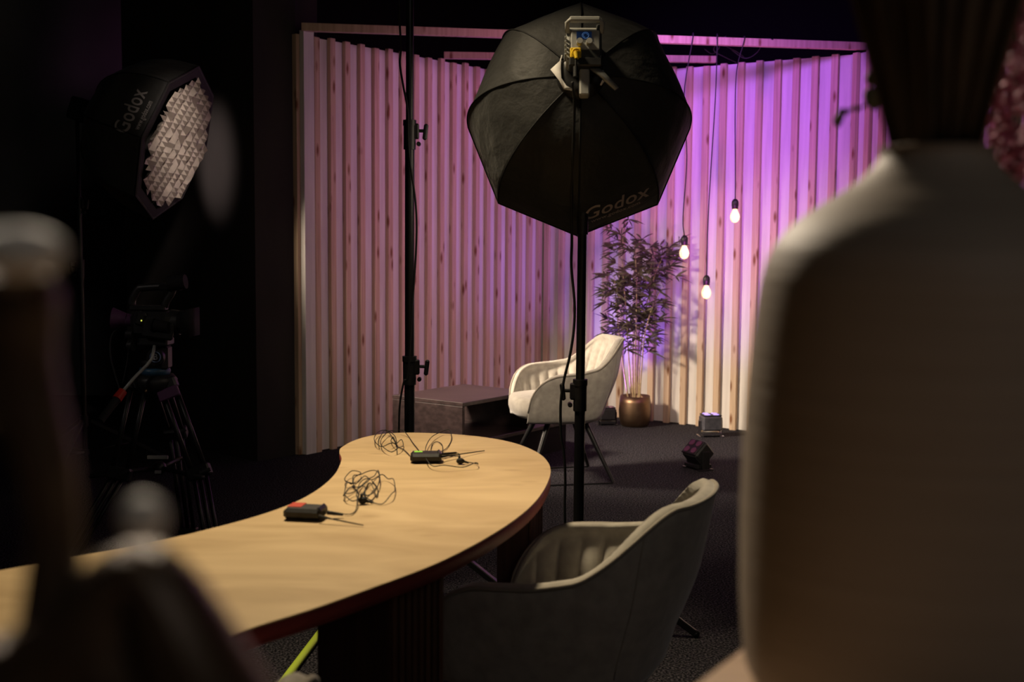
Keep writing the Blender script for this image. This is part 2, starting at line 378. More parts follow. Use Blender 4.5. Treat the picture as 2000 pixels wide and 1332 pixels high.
# ------------------------------------------------------------ pendant bulbs on the front beam
def onbeam(px): return line_at(BA, BB, px)
def pendant(px_top, px, py, label, kinks, pyt):
    P = onbeam(px_top); P.z = HW+.066
    Pb = ony(px, py, P.y-.03)                       # top of the socket
    t = thing('pendant_bulb', label, 'light bulb', (Pb.x, Pb.y, Pb.z), group=None)
    mb = MB(); pts = [V((P.x-Pb.x, .05, P.z-Pb.z-.0)), V((P.x-Pb.x, .02, P.z-Pb.z+.004)), V((P.x-Pb.x, 0, P.z-Pb.z-.02))]
    H = P.z-Pb.z
    for k, dx in kinks: pts.append(V((dx, 0, H*(1-k))))
    pts.append(V((0, 0, 0)))
    mb.tube(catmull(pts, 6), .0035, 6); mb.build('cord', M['rubber'], t)
    mb = MB(); mb.lathe([(.004, .012), (.010, .010), (.019, .0), (.022, -.01), (.022, -.035), (.020, -.036), (.0205, -.05), (.017, -.052)], n=20); mb.build('socket', M['black_plastic'], t)
    mb = MB(); mb.lathe([(.012, -.045), (.014, -.055), (.020, -.068), (.0285, -.085), (.031, -.10), (.028, -.118), (.018, -.132), (.004, -.138)], n=24)
    mb.build('glass', M['bulb_glass'], t)
    mb = MB()
    for a in range(4):
        x, y = .009*math.cos(a*PI/2), .009*math.sin(a*PI/2); mb.tube([(x*.6, y*.6, -.07), (x, y, -.095), (x*.6, y*.6, -.118)], .0032, 6)
    mb.build('filament', M['filament'], t)
    l = bpy.data.lights.new('bulb_light', 'POINT'); l.energy = 2.2; l.color = (1, .62, .28); l.shadow_soft_size = .012
    o = bpy.data.objects.new('bulb_light', l); COL.objects.link(o); o.location = (Pb.x, Pb.y-.0, Pb.z-.095)
pendant(1344, 1337, 463, 'hanging filament bulb on the left of three, next to the bamboo leaves', [(.3, -.022), (.6, .004), (.9, -.012)], 97)
pendant(1391, 1380, 541, 'lowest hanging filament bulb, in the middle of the three cords', [(.25, .03), (.55, .012), (.8, .0)], 97)
pendant(1443, 1436, 392, 'highest hanging filament bulb, on the right of the three cords', [(.2, -.01), (.45, -.014), (.8, -.004)], 99)
# spare cable lengths lying over the beam
mb = MB(); a = onbeam(1392)
def bp(px, dy, dz): p = onbeam(px); return V((p.x, p.y+dy, HW+.012+dz))
mb.tube(catmull([bp(1390, -.03, .04), bp(1396, .02, .06), bp(1402, .1, .01), bp(1394, .2, -.02), bp(1375, .15, .0)], 6), .0035, 6)
mb.tube(catmull([bp(1408, -.02, .055), bp(1400, .06, .04), bp(1392, .12, -.01), bp(1420, .25, -.03), bp(1450, .35, -.05)], 6), .0035, 6)
mb.tube(catmull([bp(1498, -.03, .045), bp(1484, .02, .05), bp(1475, .08, -.02), bp(1455, .15, -.05), bp(1425, .12, .0)], 6), .0035, 6)
mb.tube(catmull([bp(1410, .1, .02), bp(1440, .2, .0), bp(1462, .3, -.02)], 6), .003, 6)
tag(mb.build('loose_cable', M['rubber']), 'loose black cable ends tangled over the front timber beam', 'cable')

# ------------------------------------------------------------ desk
DZ = .75
near = [(200, 1345), (330, 1290), (480, 1230), (610, 1189), (720, 1150), (850, 1101), (950, 1050), (1020, 1003), (1058, 963), (1075, 925), (1069, 901), (1045, 881), (1000, 864),
        (940, 853), (870, 847), (790, 845), (735, 849), (695, 859), (668, 873), (663, 883), (667, 897), (656, 923), (630, 949), (590, 974), (540, 995), (480, 1014), (420, 1030), (340, 1049), (160, 1084), (0, 1114), (-180, 1150)]
poly = [onz(x, y, DZ) for x, y in near]
poly = [(-1.02, .98, DZ)] + poly + [(-1.35, 1.75, DZ), (-1.45, 1.3, DZ), (-1.3, 1.0, DZ)]
poly = catmull([V((p[0], p[1], 0)) for p in poly], 6, True)
DB = V((-.3, 2.4, 0))
t = thing('curved_desk', 'kidney-shaped plywood desk with maroon edge and dark slatted legs', 'desk', DB)
lp = [(p.x-DB.x, p.y-DB.y) for p in poly]
n = len(lp)
mb = MB(); mb.smooth = False
mb.add([V((x, y, DZ)) for x, y in lp], [tuple(range(n))]); mb.add([V((x, y, DZ-.003)) for x, y in lp], [tuple(reversed(range(n)))])
mb.smooth = True
mb.add([V((x, y, z)) for z in (DZ, DZ-.003) for x, y in lp], [((i+1) % n, i, n+i, n+(i+1) % n) for i in range(n)])
fixn(mb.build('desktop', M['desk'], t))
mb = MB(); mb.smooth = False; mb.add([V((x, y, DZ-.0032)) for x, y in lp], [tuple(range(n))]); mb.add([V((x, y, DZ-.032)) for x, y in lp], [tuple(reversed(range(n)))])
mb.smooth = True; mb.add([V((x, y, z)) for z in (DZ-.0032, DZ-.032) for x, y in lp], [((i+1) % n, i, n+i, n+(i+1) % n) for i in range(n)])
fixn(mb.build('edge_band', M['maroon'], t))
def pillar(corner, u, a, v, b):
    u = V((*u, 0)).normalized(); v = V((*v, 0)).normalized(); c = V((*corner, 0))-DB
    mb = MB(); h = DZ-.033
    pts = [c, c+u*a, c+u*a+v*b, c+v*b]
    mb.prism([(p.x, p.y) for p in pts], 0, h)
    mb.cur = 1                                   # fluted slats on the outward faces
    R = Matrix((v, u*-1, V((0, 0, 1)))).transposed(); k = int(b/.018)
    for i in range(k):
        mb.box(c + v*(b*(i+.5)/k) - u*.004 + V((0, 0, h/2)), (b/k*.6, .008, h-.002), R, .002)
    fixn(mb.build('leg', [M['dark_brown'], M['slat_brown']], t))
pillar((.047, 3.17), (-.97, .25), .085, (.25, .97), .14)
pillar((-.222, 2.2), (-.8, .6), .19, (.6, .8), .15)
pillar((-1.15, 1.38), (-.8, .6), .19, (.6, .8), .15)

# ------------------------------------------------------------ armchair
def make_chair(label, loc, rz, group):
    t = thing('armchair', label, 'armchair', loc, rz, group)
    NS = 121
    # plan curve of the rim: arms forward (+x), back at -x
    ctrl = [V((.240, -.255, 0)), V((.17, -.297, 0)), V((.06, -.318, 0)), V((-.06, -.312, 0)), V((-.185, -.262, 0)), V((-.252, -.150, 0)), V((-.272, 0, 0))]
    ctrl = ctrl + [V((p.x, -p.y, 0)) for p in reversed(ctrl[:-1])]
    P = catmull(ctrl, 10); L = [0]
    for i in range(1, len(P)): L.append(L[-1]+(P[i]-P[i-1]).length)
    T = L[-1]
    def plan(s):
        x = s*T
        for i in range(1, len(P)):
            if L[i] >= x: f = (x-L[i-1])/(L[i]-L[i-1]); return P[i-1].lerp(P[i], f), (P[i]-P[i-1]).normalized()
        return P[-1], (P[-1]-P[-2]).normalized()
    def rimz(s):
        q = min(s, 1-s)*T                      # distance from the arm tip
        z = .600 + .012*sstep(.10, .30, q)
        z += .022*sstep(.26, .42, q) + .144*sstep(.36, .56, q)
        if q < .17: z = .40 + (z-.40)*math.sqrt(max(0, 1-((.17-q)/.17)**2))
        return z
    def section(s):
        p, d = plan(s); n = V((-d.y, d.x, 0))   # outward
        zr = rimz(s); q = min(s, 1-s)*T; back = sstep(.28, .6, q)
        th = .046
        tip = sstep(0, .06, q)
        out = []; tipf = 1-sstep(.02, .25, q)
        zb = .335
        def at(off, z):
            h = (z-zb)/.45
            k = .74 + .26*math.pow(max(0, min(1, (z-zb)/.24)), .55)      # bowl shape
            kx = k if p.x < 0 else 1-(1-k)*.0
            pp = V((p.x*kx, p.y*k, 0)); lean = -(max(0, z-.44))*(.20*back)
            flare = 1+.05*back*max(0, z-.5)/.3
            return V((pp.x+lean, pp.y*(1-.10*back*max(0, (z-.58)/.2)**1.5), z)) + n*off
        m = 12
        for i in range(m+1): z = zb + (zr-.012-zb)*(i/m); out.append(at(0, z))
        out.append(at(-.008, zr-.001)); out.append(at(-th*.5, zr+.004)); out.append(at(-th*.85, zr-.004))
        # channel tufts inside
        ch = abs(math.sin(s*PI*23)); bul = .020*(ch**.4)
        for i in range(m+1):
            f = 1-i/m; z = .40 + (zr-.022-.40)*f; puff = math.sin(PI*min(1, f*1.0+.08))**.4 if 0 < f < 1 else 0
            thk = th - .020 + bul*puff + .030*(1-f)**2
            out.append(at(-thk*(.55+.45*tip), z))
        out.append(at(-.09, .36)); out.append(at(-.06, zb))
        return out
    ss = [i/(NS*2) for i in range(NS*2+1)]
    mb = MB(); mb.loft([section(s) for s in ss], True, True); o = fixn(mb.build('shell', M['velvet'], t))
    # piping on the outer edge of the rim
    pts = []
    for s in ss[::2]:
        q = section(s); pts.append(q[12]+V((0, 0, .008)))
    mb = MB(); mb.tube(pts, .0055, 8); mb.build('piping', M['velvet_pipe'], t)
    # vertical seam at the rear corner of each side
    for sv_ in (.33, .67):
        q = section(sv_); mb = MB(); mb.tube([p_*1.0 for p_ in q[2:13]], .0022, 6); mb.build('seam', M['velvet_pipe'], t)
    # seat cushion
    rings = []
    def sup(cx, ax, ay, z, ex=2.8, nn=48):
        r = []
        for k in range(nn):
            a = 2*PI*k/nn; c, s_ = math.cos(a), math.sin(a)
            r.append(V((cx + ax*math.copysign(abs(c)**(2/ex), c), ay*math.copysign(abs(s_)**(2/ex), s_), z)))
        return r
    for f, z in ((.72, .345), (.88, .352), (.965, .372), (1, .40), (1, .425), (.975, .448), (.92, .460), (.75, .468), (.4, .474), (.05, .475)):
        rings.append(sup(.045, .238*f, .222*f, z))
    mb = MB(); mb.loft(rings); fixn(mb.build('seat', M['velvet'], t))
    # underside pan
    mb = MB(); mb.loft([sup(-.01, .185*f, .19*f, z) for f, z in ((.6, .318), (.9, .322), (1.03, .335), (1.05, .36))]); fixn(mb.build('seat_pan', M['velvet'], t))
    feet = {}
    for sx in (-1, 1):
        for sy in (-1, 1):
            top = V((.10*sx+.0, .12*sy, .335)); ft = V((.235*sx, .235*sy, .008)); feet[(sx, sy)] = ft
            mb = MB(); mb.cyl(top, ft, .0165, .0095, 14); mb.build('leg', M['black_metal'], t)
    for sy in (-1, 1):
        mb = MB(); mb.cyl(feet[(-1, sy)]+V((0, 0, -.003)), feet[(1, sy)]+V((0, 0, -.003)), .0045, None, 8); mb.build('floor_bar', M['black_metal'], t)
    return t
GC = 'beige velvet tub armchairs'
fr = onz(1205, 945, 0); fb = onz(1145, 912, 0); ff = onz(1037, 952, 0)
cc = (fb+ff)/2
ang1 = math.atan2(ff.y-fr.y, ff.x-fr.x)
make_chair('brightly lit beige velvet armchair standing on the carpet before the bamboo plant', (cc.x, cc.y, 0), ang1, GC)
make_chair('dim beige velvet armchair pushed up to the round end of the desk', (.135, 2.81, 0), math.radians(158), GC)
make_chair('armchair cut off by the frame bottom, only its rim showing left of the desk leg', (-.60, 1.61, 0), math.atan2(.62, -.78), GC)

# ------------------------------------------------------------ octagonal softbox
def octa_r(ph, R):
    a = (ph % (PI/4)) - PI/8; return R*math.cos(PI/8)/math.cos(a)
def octa_shell(R, D, vs=1.0, hole=.07, nt=26, nph=96, sag=.045):
    t0 = math.asin((hole/R)**1.25)/(PI/2)
    def surf(ph, t):                     # view-from-behind angle -> local coordinates (x mirrored)
        r = octa_r(ph, R*math.sin(t*PI/2)**.80)
        a = (ph % (PI/4))/(PI/4); between = math.sin(a*PI)
        r *= 1 + sag*.5*between*math.sin(PI*t)
        z = -D*(max(0, math.cos(t*PI/2))**.85) if t < 1 else 0
        return V((-r*math.cos(ph), r*math.sin(ph)*vs, z + sag*.4*between*math.sin(PI*min(1, t))*-1*.0))
    return surf, t0
def wrap_text(vs_, surf, R, C, t0, al, tc, off):
    r_c = math.hypot(*surf(al, tc).xy); out = []
    for v in vs_:
        ph = al + v.x/r_c; tt = min(.995, tc - (v.y+off)/(R*1.25)); p = surf(ph, tt)
        q = noise.noise(p*7+V((3, 1, C.x)))*.006*math.sin(PI*tt) + noise.noise(V(((ph % (2*PI))*2.5, tt*9, 2)))*.006*math.sin(PI*tt)
        out.append(p*(1+q*1.5)*1.010)
    return out
def softbox(label, C, n, R, D, vs, up=V((0, 0, 1)), grid=False, logo_angle=None, lit=True, flip=1):
    Fm = frame(n, up).to_4x4(); Fm.translation = C
    t = thing('octagonal_softbox', label, 'softbox', mw=Fm)
    surf, t0 = octa_shell(R, D, vs)
    nph, nt = 192, 40
    mb = MB(); rings = []
    for i in range(nt+1):
        tt = t0 + (1-t0)*i/nt
        rg = []
        for k in range(nph):
            ph = 2*PI*k/nph; p = surf(ph, tt)
            q = noise.noise(p*7+V((3, 1, C.x)))*.006*math.sin(PI*tt) + noise.noise(V((ph*2.5, tt*9, 2)))*.006*math.sin(PI*tt)
            p = p*(1+q*1.5); rg.append(p)
        rings.append(rg)
    # lip turned in and inner lining
    rings.append([V((p.x*.985, p.y*.985, .006)) for p in rings[-1]])
    rings.append([V((p.x*.97, p.y*.97, -.004)) for p in rings[-1]])
    mb.loft(rings, True, False); mb.build('shell', M['nylon'], t)
    # rib seams
    for k in range(8):
        ph = PI/4*k+PI/2; mb = MB()
        mb.tube([surf(ph+1e-4, t0+(1-t0)*i/24)*1.003 for i in range(25)], .0030, 6); mb.build('rib', M['seam'], t)
    mb = MB(); rim = [rings[nt][k]*1.0 for k in range(nph)]; mb.tube(rim, .004, 6, True); mb.build('edge_binding', M['seam'], t)
    if not grid:
        mb = MB(); dd = [V((p.x*.96, p.y*.96, -.012)) for p in rings[nt]]; mb.smooth = False; mb.add(dd, [tuple(reversed(range(nph)))]); mb.build('front_diffuser', M['diffuser'], t)
    if grid:
        mb = MB(); mb.smooth = False
        mb.loft([[V((p.x*k, p.y*k, z)) for p in rings[nt]] for k, z in ((.972, -.002), (.972, .004), (.86, .002), (.86, -.004))], True, False); mb.build('front_frame', M['seam'], t)
    # lettering on the panel
    if logo_angle is not None:
        for txt, sz, off, mt, nm in (('Godox', R*.20, 0, 'print_grey' if not grid else 'print_light', 'logo'), ('www.godox.com', R*.062, -R*.105, 'print_grey' if not grid else 'print_light', 'web_address')):
            vs_, fs_ = text_mesh(txt, sz, 0, sz*.012, .15 if nm == 'logo' else 0, 1.05)
            out = wrap_text(vs_, surf, R, C, t0, logo_angle, .80, off)
            mb = MB(); mb.add(out, fs_); mb.build(nm, M[mt], t)
    return t, surf, Fm
sb, surf1, F1 = softbox('large black octagonal softbox seen from behind on the central stand', SB_C, SB_N, .382, .43, 1.015, logo_angle=-PI/2+PI/8-.03)
mb = MB(); mb.lathe([(.020, -.36), (.020, -.46), (.062, -.455), (.074, -.44), (.078, -.415), (.074, -.40), (.06, -.36)], n=40, cap=True); fixn(mb.build('speed_ring', M['black_plastic'], sb))
# white lining flaps peeping out at the mount (x is mirrored when seen from behind)
def flap(rows, parent):
    mb = MB(); mb.loft([[V(p), V(q), V(q)+V((0, 0, .004)), V(p)+V((0, 0, .004))] for p, q in rows]); mb.build('lining_flap', M['white_fabric'], parent)
zf = -.462
flap([((.058, .060, zf+.01), (.060, .066, zf+.02)), ((.062, .040, zf), (.070, .032, zf+.02)), ((.062, .012, zf), (.094, .022, zf+.03)), ((.060, -.020, zf), (.068, -.022, zf+.01)), ((.044, -.046, zf), (.052, -.052, zf+.01)), ((.024, -.056, zf), (.028, -.062, zf))], sb)
flap([((-.066, .010, zf+.01), (-.070, .012, zf+.01)), ((-.068, -.02, zf), (-.078, -.02, zf+.01)), ((-.060, -.038, zf+.01), (-.064, -.040, zf+.01))], sb)

# lamp head on the softbox: body frame looks back at the camera
apex = F1 @ V((0, 0, -.42))
LH = thing('studio_lamp', 'grey LED lamp head with handle, display and yellow power plug behind the softbox', 'lamp', mw=None, loc=(0, 0, 0))
FL = frame(V((0, math.cos(math.radians(17)), -math.sin(math.radians(17)))))
# local axes: X = image right, Y = forward into the box, Z = up
RX = Matrix((V((1, 0, 0)), FL.col[2], FL.col[1])).transposed().to_4x4(); RX.translation = ony(1140, 92, 3.80)
LH.matrix_world = RX
mb = MB(); mb.box((0, .07, 0.005), (.105, .17, .11), None, .008); mb.build('housing', M['lamp_grey'], LH)
mb = MB(); mb.cyl((0, .15, -.03), (0, .29, -.04), .062, .075, 32); mb.build('mount_ring', M['black_plastic'], LH)
mb = MB(); mb.box((.004, -.018, .014), (.088, .010, .064), None, .003); mb.build('control_panel', M['lamp_grey'], LH)
mb = MB(); mb.box((.0, -.0245, .026), (.046, .004, .026), None, .001); d_ = mb.build('display', M['screen'], LH)
mb = MB(); mb.tube([V((.004+.010*math.cos(a*PI/12), -.0275, .026+.010*math.sin(a*PI/12))) for a in range(24)], .0008, 5, True); mb.tube([V((.004+.0065*math.cos(a*PI/12), -.0275, .026+.0065*math.sin(a*PI/12))) for a in range(18)], .0006, 5)
mb.build('dial_graphic', M['screen_mark'], d_)
for sx in (-.014, .015):
    mb = MB(); mb.cyl((sx, -.022, .002), (sx, -.042, .002), .0105, .009, 20); mb.build('knob', M['lamp_grey'], LH)
mb = MB(); mb.box((.004, -.016, -.032), (.090, .012, .028), None, .002); mb.build('socket_panel', M['lamp_dark'], LH)
mb = MB(); mb.box((-.026, -.026, -.032), (.034, .010, .034), None, .003); pc = mb.build('power_socket', M['yellow'], LH)
mb = MB(); mb.cyl((-.026, -.030, -.032), (-.026, -.050, -.040), .0135, .011, 20); mb.cyl((-.026, -.048, -.040), (-.024, -.052, -.062), .009, .006, 14); mb.build('power_plug', M['yellow'], pc)
mb = MB()
for k in range(5): mb.box((-.056, .0, .022-k*.014), (.006, .05, .006), None, .001)
mb.build('vent_fin', M['alu'], LH)
mb = MB(); mb.tube([(-.050, -.012, .040), (-.052, -.028, .066), (-.040, -.034, .076), (.046, -.034, .076), (.056, -.028, .066), (.054, -.012, .040)], .0075, 10); mb.box((.002, -.034, .074), (.094, .02, .016), None, .004); mb.build('handle', M['lamp_grey'], LH)
mb = MB(); mb.box((.046, -.005, .018), (.016, .03, .10), None, .004); mb.build('side_bracket', M['lamp_dark'], LH)
mb = MB(); mb.box((.004, -.005, -.060), (.10, .05, .028), None, .004); mb.build('base_block', M['black_plastic'], LH)
mb = MB(); mb.box((.002, .01, -.115), (.030, .034, .085), None, .004); mb.build('tilt_bracket', M['lamp_grey'], LH)
lv = MB(); lv.loft([[V((.018, -.01, -.078)), V((.046, -.01, -.078)), V((.046, -.02, -.078)), V((.018, -.02, -.078))], [V((.044, -.012, -.10)), V((.062, -.012, -.092)), V((.062, -.022, -.092)), V((.044, -.022, -.10))],
   [V((.092, -.014, -.148)), V((.104, -.014, -.140)), V((.104, -.022, -.140)), V((.092, -.022, -.148))]]); lv.build('tilt_lever', M['alu'], LH)
mb = MB(); mb.cyl((-.026, -.05, -.062), (-.027, -.045, -.10), .0035, None, 8); mb.cyl((-.027, -.045, -.085), (-.027, -.045, -.118), .008, None, 12); mb.build('power_lead', M['rubber'], LH)

# ------------------------------------------------------------ light stands
def clamp(t, z, r, side=1, big=True, mw=None):
    mb = MB(); mb.cyl((0, 0, z-.055), (0, 0, z+.045), r*1.28, None, 20); mb.cyl((0, 0, z+.03), (0, 0, z+.05), r*1.40, None, 20)
    if side: mb.box((r*1.3*side, 0, z+.01), (r*1.3, .026, .055), None, .004)
    c = mb.build('clamp', M['black_plastic'], t)
    if not side: return
    mb = MB(); mb.cyl((r*1.8*side, 0, z+.012), (r*3.0*side, 0, z+.012), .006, None, 10)
    mb.box((r*3.3*side, 0, z+.008), (.016, .014, .058), Matrix.Rotation(.12*side, 3, 'Y'), .005)
    mb.cyl((r*1.9*side, -.012, z-.035), (r*1.9*side, .012, z-.035), .008, None, 10)
    mb.build('clamp_knob', M['black_plastic'], c)
def light_stand(label, base, top, rs, clamps, legrot, sides, R=.62, hz=.29):
    t = thing('light_stand', label, 'light stand', (base[0], base[1], 0))
    zs = [c for c in clamps]
    cur = .12
    for z, r in zip(zs+[top], rs):
        mb = MB(); mb.cyl((0, 0, cur), (0, 0, z), r, None, 20); mb.build('pole', M['black_metal'], t); cur = z
    for z, r, sd in zip(zs, rs, sides): clamp(t, z, r, sd)
    mb = MB(); mb.cyl((0, 0, hz-.03), (0, 0, hz+.03), rs[0]*1.5, None, 20); mb.build('leg_collar', M['black_plastic'], t)
    mb = MB(); mb.cyl((0, 0, .10), (0, 0, .13), rs[0]*1.5, None, 20); mb.build('brace_collar', M['black_plastic'], t)
    for k in range(3):
        a = legrot + k*2*PI/3; c, s = math.cos(a), math.sin(a); dd = V((c, s, 0)); Rz = Matrix.Rotation(a, 3, 'Z')
        p1 = dd*.03+V((0, 0, hz)); p2 = dd*R+V((0, 0, .012)); L = (p2-p1).length
        th = math.atan2(p1.z-p2.z, R-.03); Rm = Rz @ Matrix.Rotation(th, 3, 'Y')
        mb = MB(); mb.box((p1+p2)/2, (L, .024, .022), Rm, .003); mb.ball(p2, .014, 12)
        lg = mb.build('leg', M['black_metal'], t)
        mid = p1.lerp(p2, .5); mb = MB(); mb.tube([dd*.02+V((0, 0, .115)), mid], .006, 6); mb.build('brace', M['black_metal'], lg)
    return t
# stand that carries the octagonal softbox
sp = V((0, 4.02, 0)); sp.x = ony(1130, 1000, 4.02).x
zt = ony(1137, 168, 4.02).z
st2 = light_stand('tall black light stand carrying the octagonal softbox, beside the lit armchair', sp, zt, [.0175, .0150, .0125], [ony(1128, 770, 4.02).z, ony(1133, 425, 4.02).z], -.02, (-1, 0), .40)
mb = MB(); mb.cyl((0.004, 0, zt-.02), (0.008, 0, zt+.03), .02, None, 16); mb.ball((.008, 0, zt-.03), .021, 14); mb.build('spigot', M['black_metal'], st2)
s1 = V((0, 4.45, 0)); s1.x = ony(800, 700, 4.45).x
light_stand('tall black light stand rising out of the frame left of the softbox', s1, 3.02, [.0190, .0172, .0140], [ony(801, 722, 4.45).z, ony(803, 262, 4.45).z], -.30, (1, 1), .44)
# cables on the stands
pts = [ony(x, y, 3.98) for x, y in ((1117, 470), (1116, 520), (1122, 590), (1121, 640), (1114, 690), (1101, 745), (1095, 790), (1096, 850), (1101, 880), (1104, 930), (1103, 1000), (1106, 1110))] + [V((sp.x-.04, 3.9, .01)), V((sp.x-.3, 3.7, .006)), V((sp.x-.8, 3.5, .006))]
mb = MB(); mb.tube(catmull([ony(1118, 160, 3.76), ony(1122, 200, 3.80), ony(1119, 300, 3.86), ony(1116, 400, 3.95)]+pts, 8), .0045, 8)
tag(mb.build('power_cable', M['rubber']), 'thin black cable hanging beside the central light stand down to the carpet', 'cable')
pts = [ony(x, y, 4.40) for x, y in ((780, -60), (780, 30), (783, 90), (781, 125), (788, 170), (796, 215), (799, 300), (812, 400), (813, 480), (805, 600), (797, 730), (789, 745), (781, 790), (779, 845), (778, 900))]+[V((s1.x-.1, 4.3, .3)), V((s1.x-.15, 4.3, .006)), V((s1.x-.7, 4.4, .006))]
mb = MB(); mb.tube(catmull(pts, 8), .0038, 8)
tag(mb.build('power_cable', M['rubber']), 'thin black cable running down the left tall light stand', 'cable')

# ------------------------------------------------------------ left softbox with grid
C2 = ony(343, 280, 6.5); n2 = V((.943, -.124, -.32)).normalized()
up2 = V((.25, 0, .97))
sb2, surf2, F2 = softbox('black octagonal softbox with beige honeycomb grid on the far left', C2, n2, .42, .46, 1.0, V((0, 0, 1)), True, logo_angle=None)
# panel that faces the camera
loc = F2.to_3x3().inverted() @ (EYE-C2).normalized()
al = math.atan2(loc.y, -loc.x); 
bpy.data.objects.remove
def put_logo(t, surf, R, C, al, rc, txt, sz, off, mt, nm, flip):
    vs_, fs_ = text_mesh(txt, sz, 0, sz*.012, 0, 1.05)
    out = wrap_text(vs_, surf, R, C, .2, al, rc, off)
    mb = MB(); mb.add(out, fs_); mb.build(nm, M[mt], t)
al = round((al-PI/8)/(PI/4))*(PI/4)+PI/8
put_logo(sb2, surf2, .42, C2, al-.12, .88, 'Godox', .08, 0, 'print_light', 'logo', 1)
put_logo(sb2, surf2, .42, C2, al-.12, .88, 'www.godox.com', .022, -.045, 'print_light', 'web_address', 1)
# faceted honeycomb grid
cell = .030; hgt = cell*math.sqrt(3)/2; pts = {}; mb = MB(); mb.smooth = False
rg = random.Random(5)
for j in range(-16, 17):
    for i in range(-18, 19):
        x = i*cell + (j % 2)*cell/2; y = j*hgt
        z = .012 + (.022 if (i - j//2) % 3 == 0 else (-.006 if (i - j//2) % 3 == 1 else .004)) + rg.uniform(-.004, .004)
        pts[(i, j)] = V((x+rg.uniform(-.003, .003), y+rg.uniform(-.003, .003), z))
def inside(p): ph = math.atan2(p.y, p.x); return math.hypot(p.x, p.y) < octa_r(ph, .352)
for (i, j), p in pts.items():
    e = (j % 2)
    for tri in (((i, j), (i+1, j), (i+e, j+1)), ((i, j), (i+e, j+1), (i+e-1, j+1))):
        if all(k in pts for k in tri):
            q = [pts[k] for k in tri]
            if inside((q[0]+q[1]+q[2])/3):
                n_ = (q[1]-q[0]).cross(q[2]-q[0]); q = q if n_.z > 0 else q[::-1]
                mb.cur = 0 if (tri[2] == (i+e, j+1) and tri[1] == (i+1, j)) else 1  # alternate facets take the painted shade
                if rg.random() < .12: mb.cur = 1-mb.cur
                mb.add(q, [(0, 1, 2)])
mb.build('honeycomb_grid', [M['grid'], M['grid_shaded']], sb2)
mb = MB(); mb.box((.0, .0, -.52), (.11, .12, .16), None, .01); mb.build('lamp_head', M['black_plastic'], sb2)
mb = MB(); mb.loft([[V((.03, .075, -.452)), V((-.03, .08, -.45)), V((-.03, .09, -.44))], [V((.05, .06, -.462)), V((.02, .11, -.455)), V((.03, .10, -.44))]]); mb.build('lining_flap', M['white_fabric'], sb2)
s3 = ony(155, 400, 6.72); zt = ony(150, 235, 6.72).z
light_stand('thin dark light stand holding the softbox with the honeycomb grid', (s3.x, s3.y, 0), zt, [.016, .013, .0115], [ony(158, 525, 6.72).z, ony(155, 402, 6.72).z], .5, (-1, 1), .5)
mb = MB(); hd = F2 @ V((0, 0, -.55)); mb.tube([V((s3.x, s3.y, zt)), V((s3.x, s3.y, zt))+V((.01, 0, .02)), hd], .016, 10)
tag(mb.build('stand_arm', M['black_metal']), 'short dark arm between thin stand and gridded softbox', 'bracket')

# ------------------------------------------------------------ camcorder on tripod
TY = 5.0
def tp(px, py, y=TY): return ony(px, py, y)
TB = tp(303, 745); TB0 = V((TB.x, TB.y, 0))
t = thing('tripod', 'black camera tripod with fluid head holding the camcorder', 'tripod', TB0)
def L_(p): return p-TB0
bz = TB.z
mb = MB(); mb.lathe([(.03, bz-.07), (.055, bz-.05), (.085, bz-.02), (.09, bz+.01), (.075, bz+.03), (.05, bz+.032)], n=24); mb.build('bowl', M['black_plastic'], t)
mb = MB(); mb.lathe([(.04, bz+.028), (.060, bz+.03), (.064, bz+.045), (.060, bz+.058), (.04, bz+.06)], n=28); mb.build('level_ring', M['blue_ring'], t)
mb = MB(); mb.lathe([(.04, bz+.056), (.057, bz+.062), (.057, bz+.088), (.045, bz+.095)], n=24)
hp = L_(tp(312, 695)); mb.box((hp.x-.0, 0, hp.z-.005), (.085, .10, .12), None, .02); mb.build('fluid_head', M['black_plastic'], t)
mb = MB(); mb.cyl((hp.x, -.05, hp.z+.0), (hp.x, -.068, hp.z+.0), .038, .034, 28); dsk = mb.build('drag_dial', M['black_plastic'], t)
mb = MB(); mb.tube([(hp.x+.002+.021*math.cos(a*PI/12), -.069, hp.z+.002+.021*math.sin(a*PI/12)) for a in range(24)], .0025, 6, True); mb.build('logo_ring', M['logo_blue'], dsk)
vs_, fs_ = text_mesh('B', .034, 0, .0008); mb = MB(); mb.add([V((hp.x+.002+v.x, -.0695, hp.z+.002+v.y)) for v in vs_], fs_); mb.build('logo_letter', M['logo_pale'], dsk)
# pan bar
mb = MB(); pb = [L_(tp(302, 675, 4.93)), L_(tp(297, 700, 4.91)), L_(tp(287, 713, 4.9)), L_(tp(262, 738, 4.86)), L_(tp(240, 764, 4.8))]
mb.tube(pb, .007, 8); pbo = mb.build('pan_bar', M['alu'], t)
mb = MB(); mb.cyl(L_(tp(240, 764, 4.8)), L_(tp(228, 780, 4.77)), .018, .020, 14); mb.build('grip_collar', M['red'], pbo)
mb = MB(); mb.cyl(L_(tp(228, 780, 4.77)), L_(tp(196, 822, 4.7)), .017, .015, 14); mb.build('grip', M['rubber'], pbo)
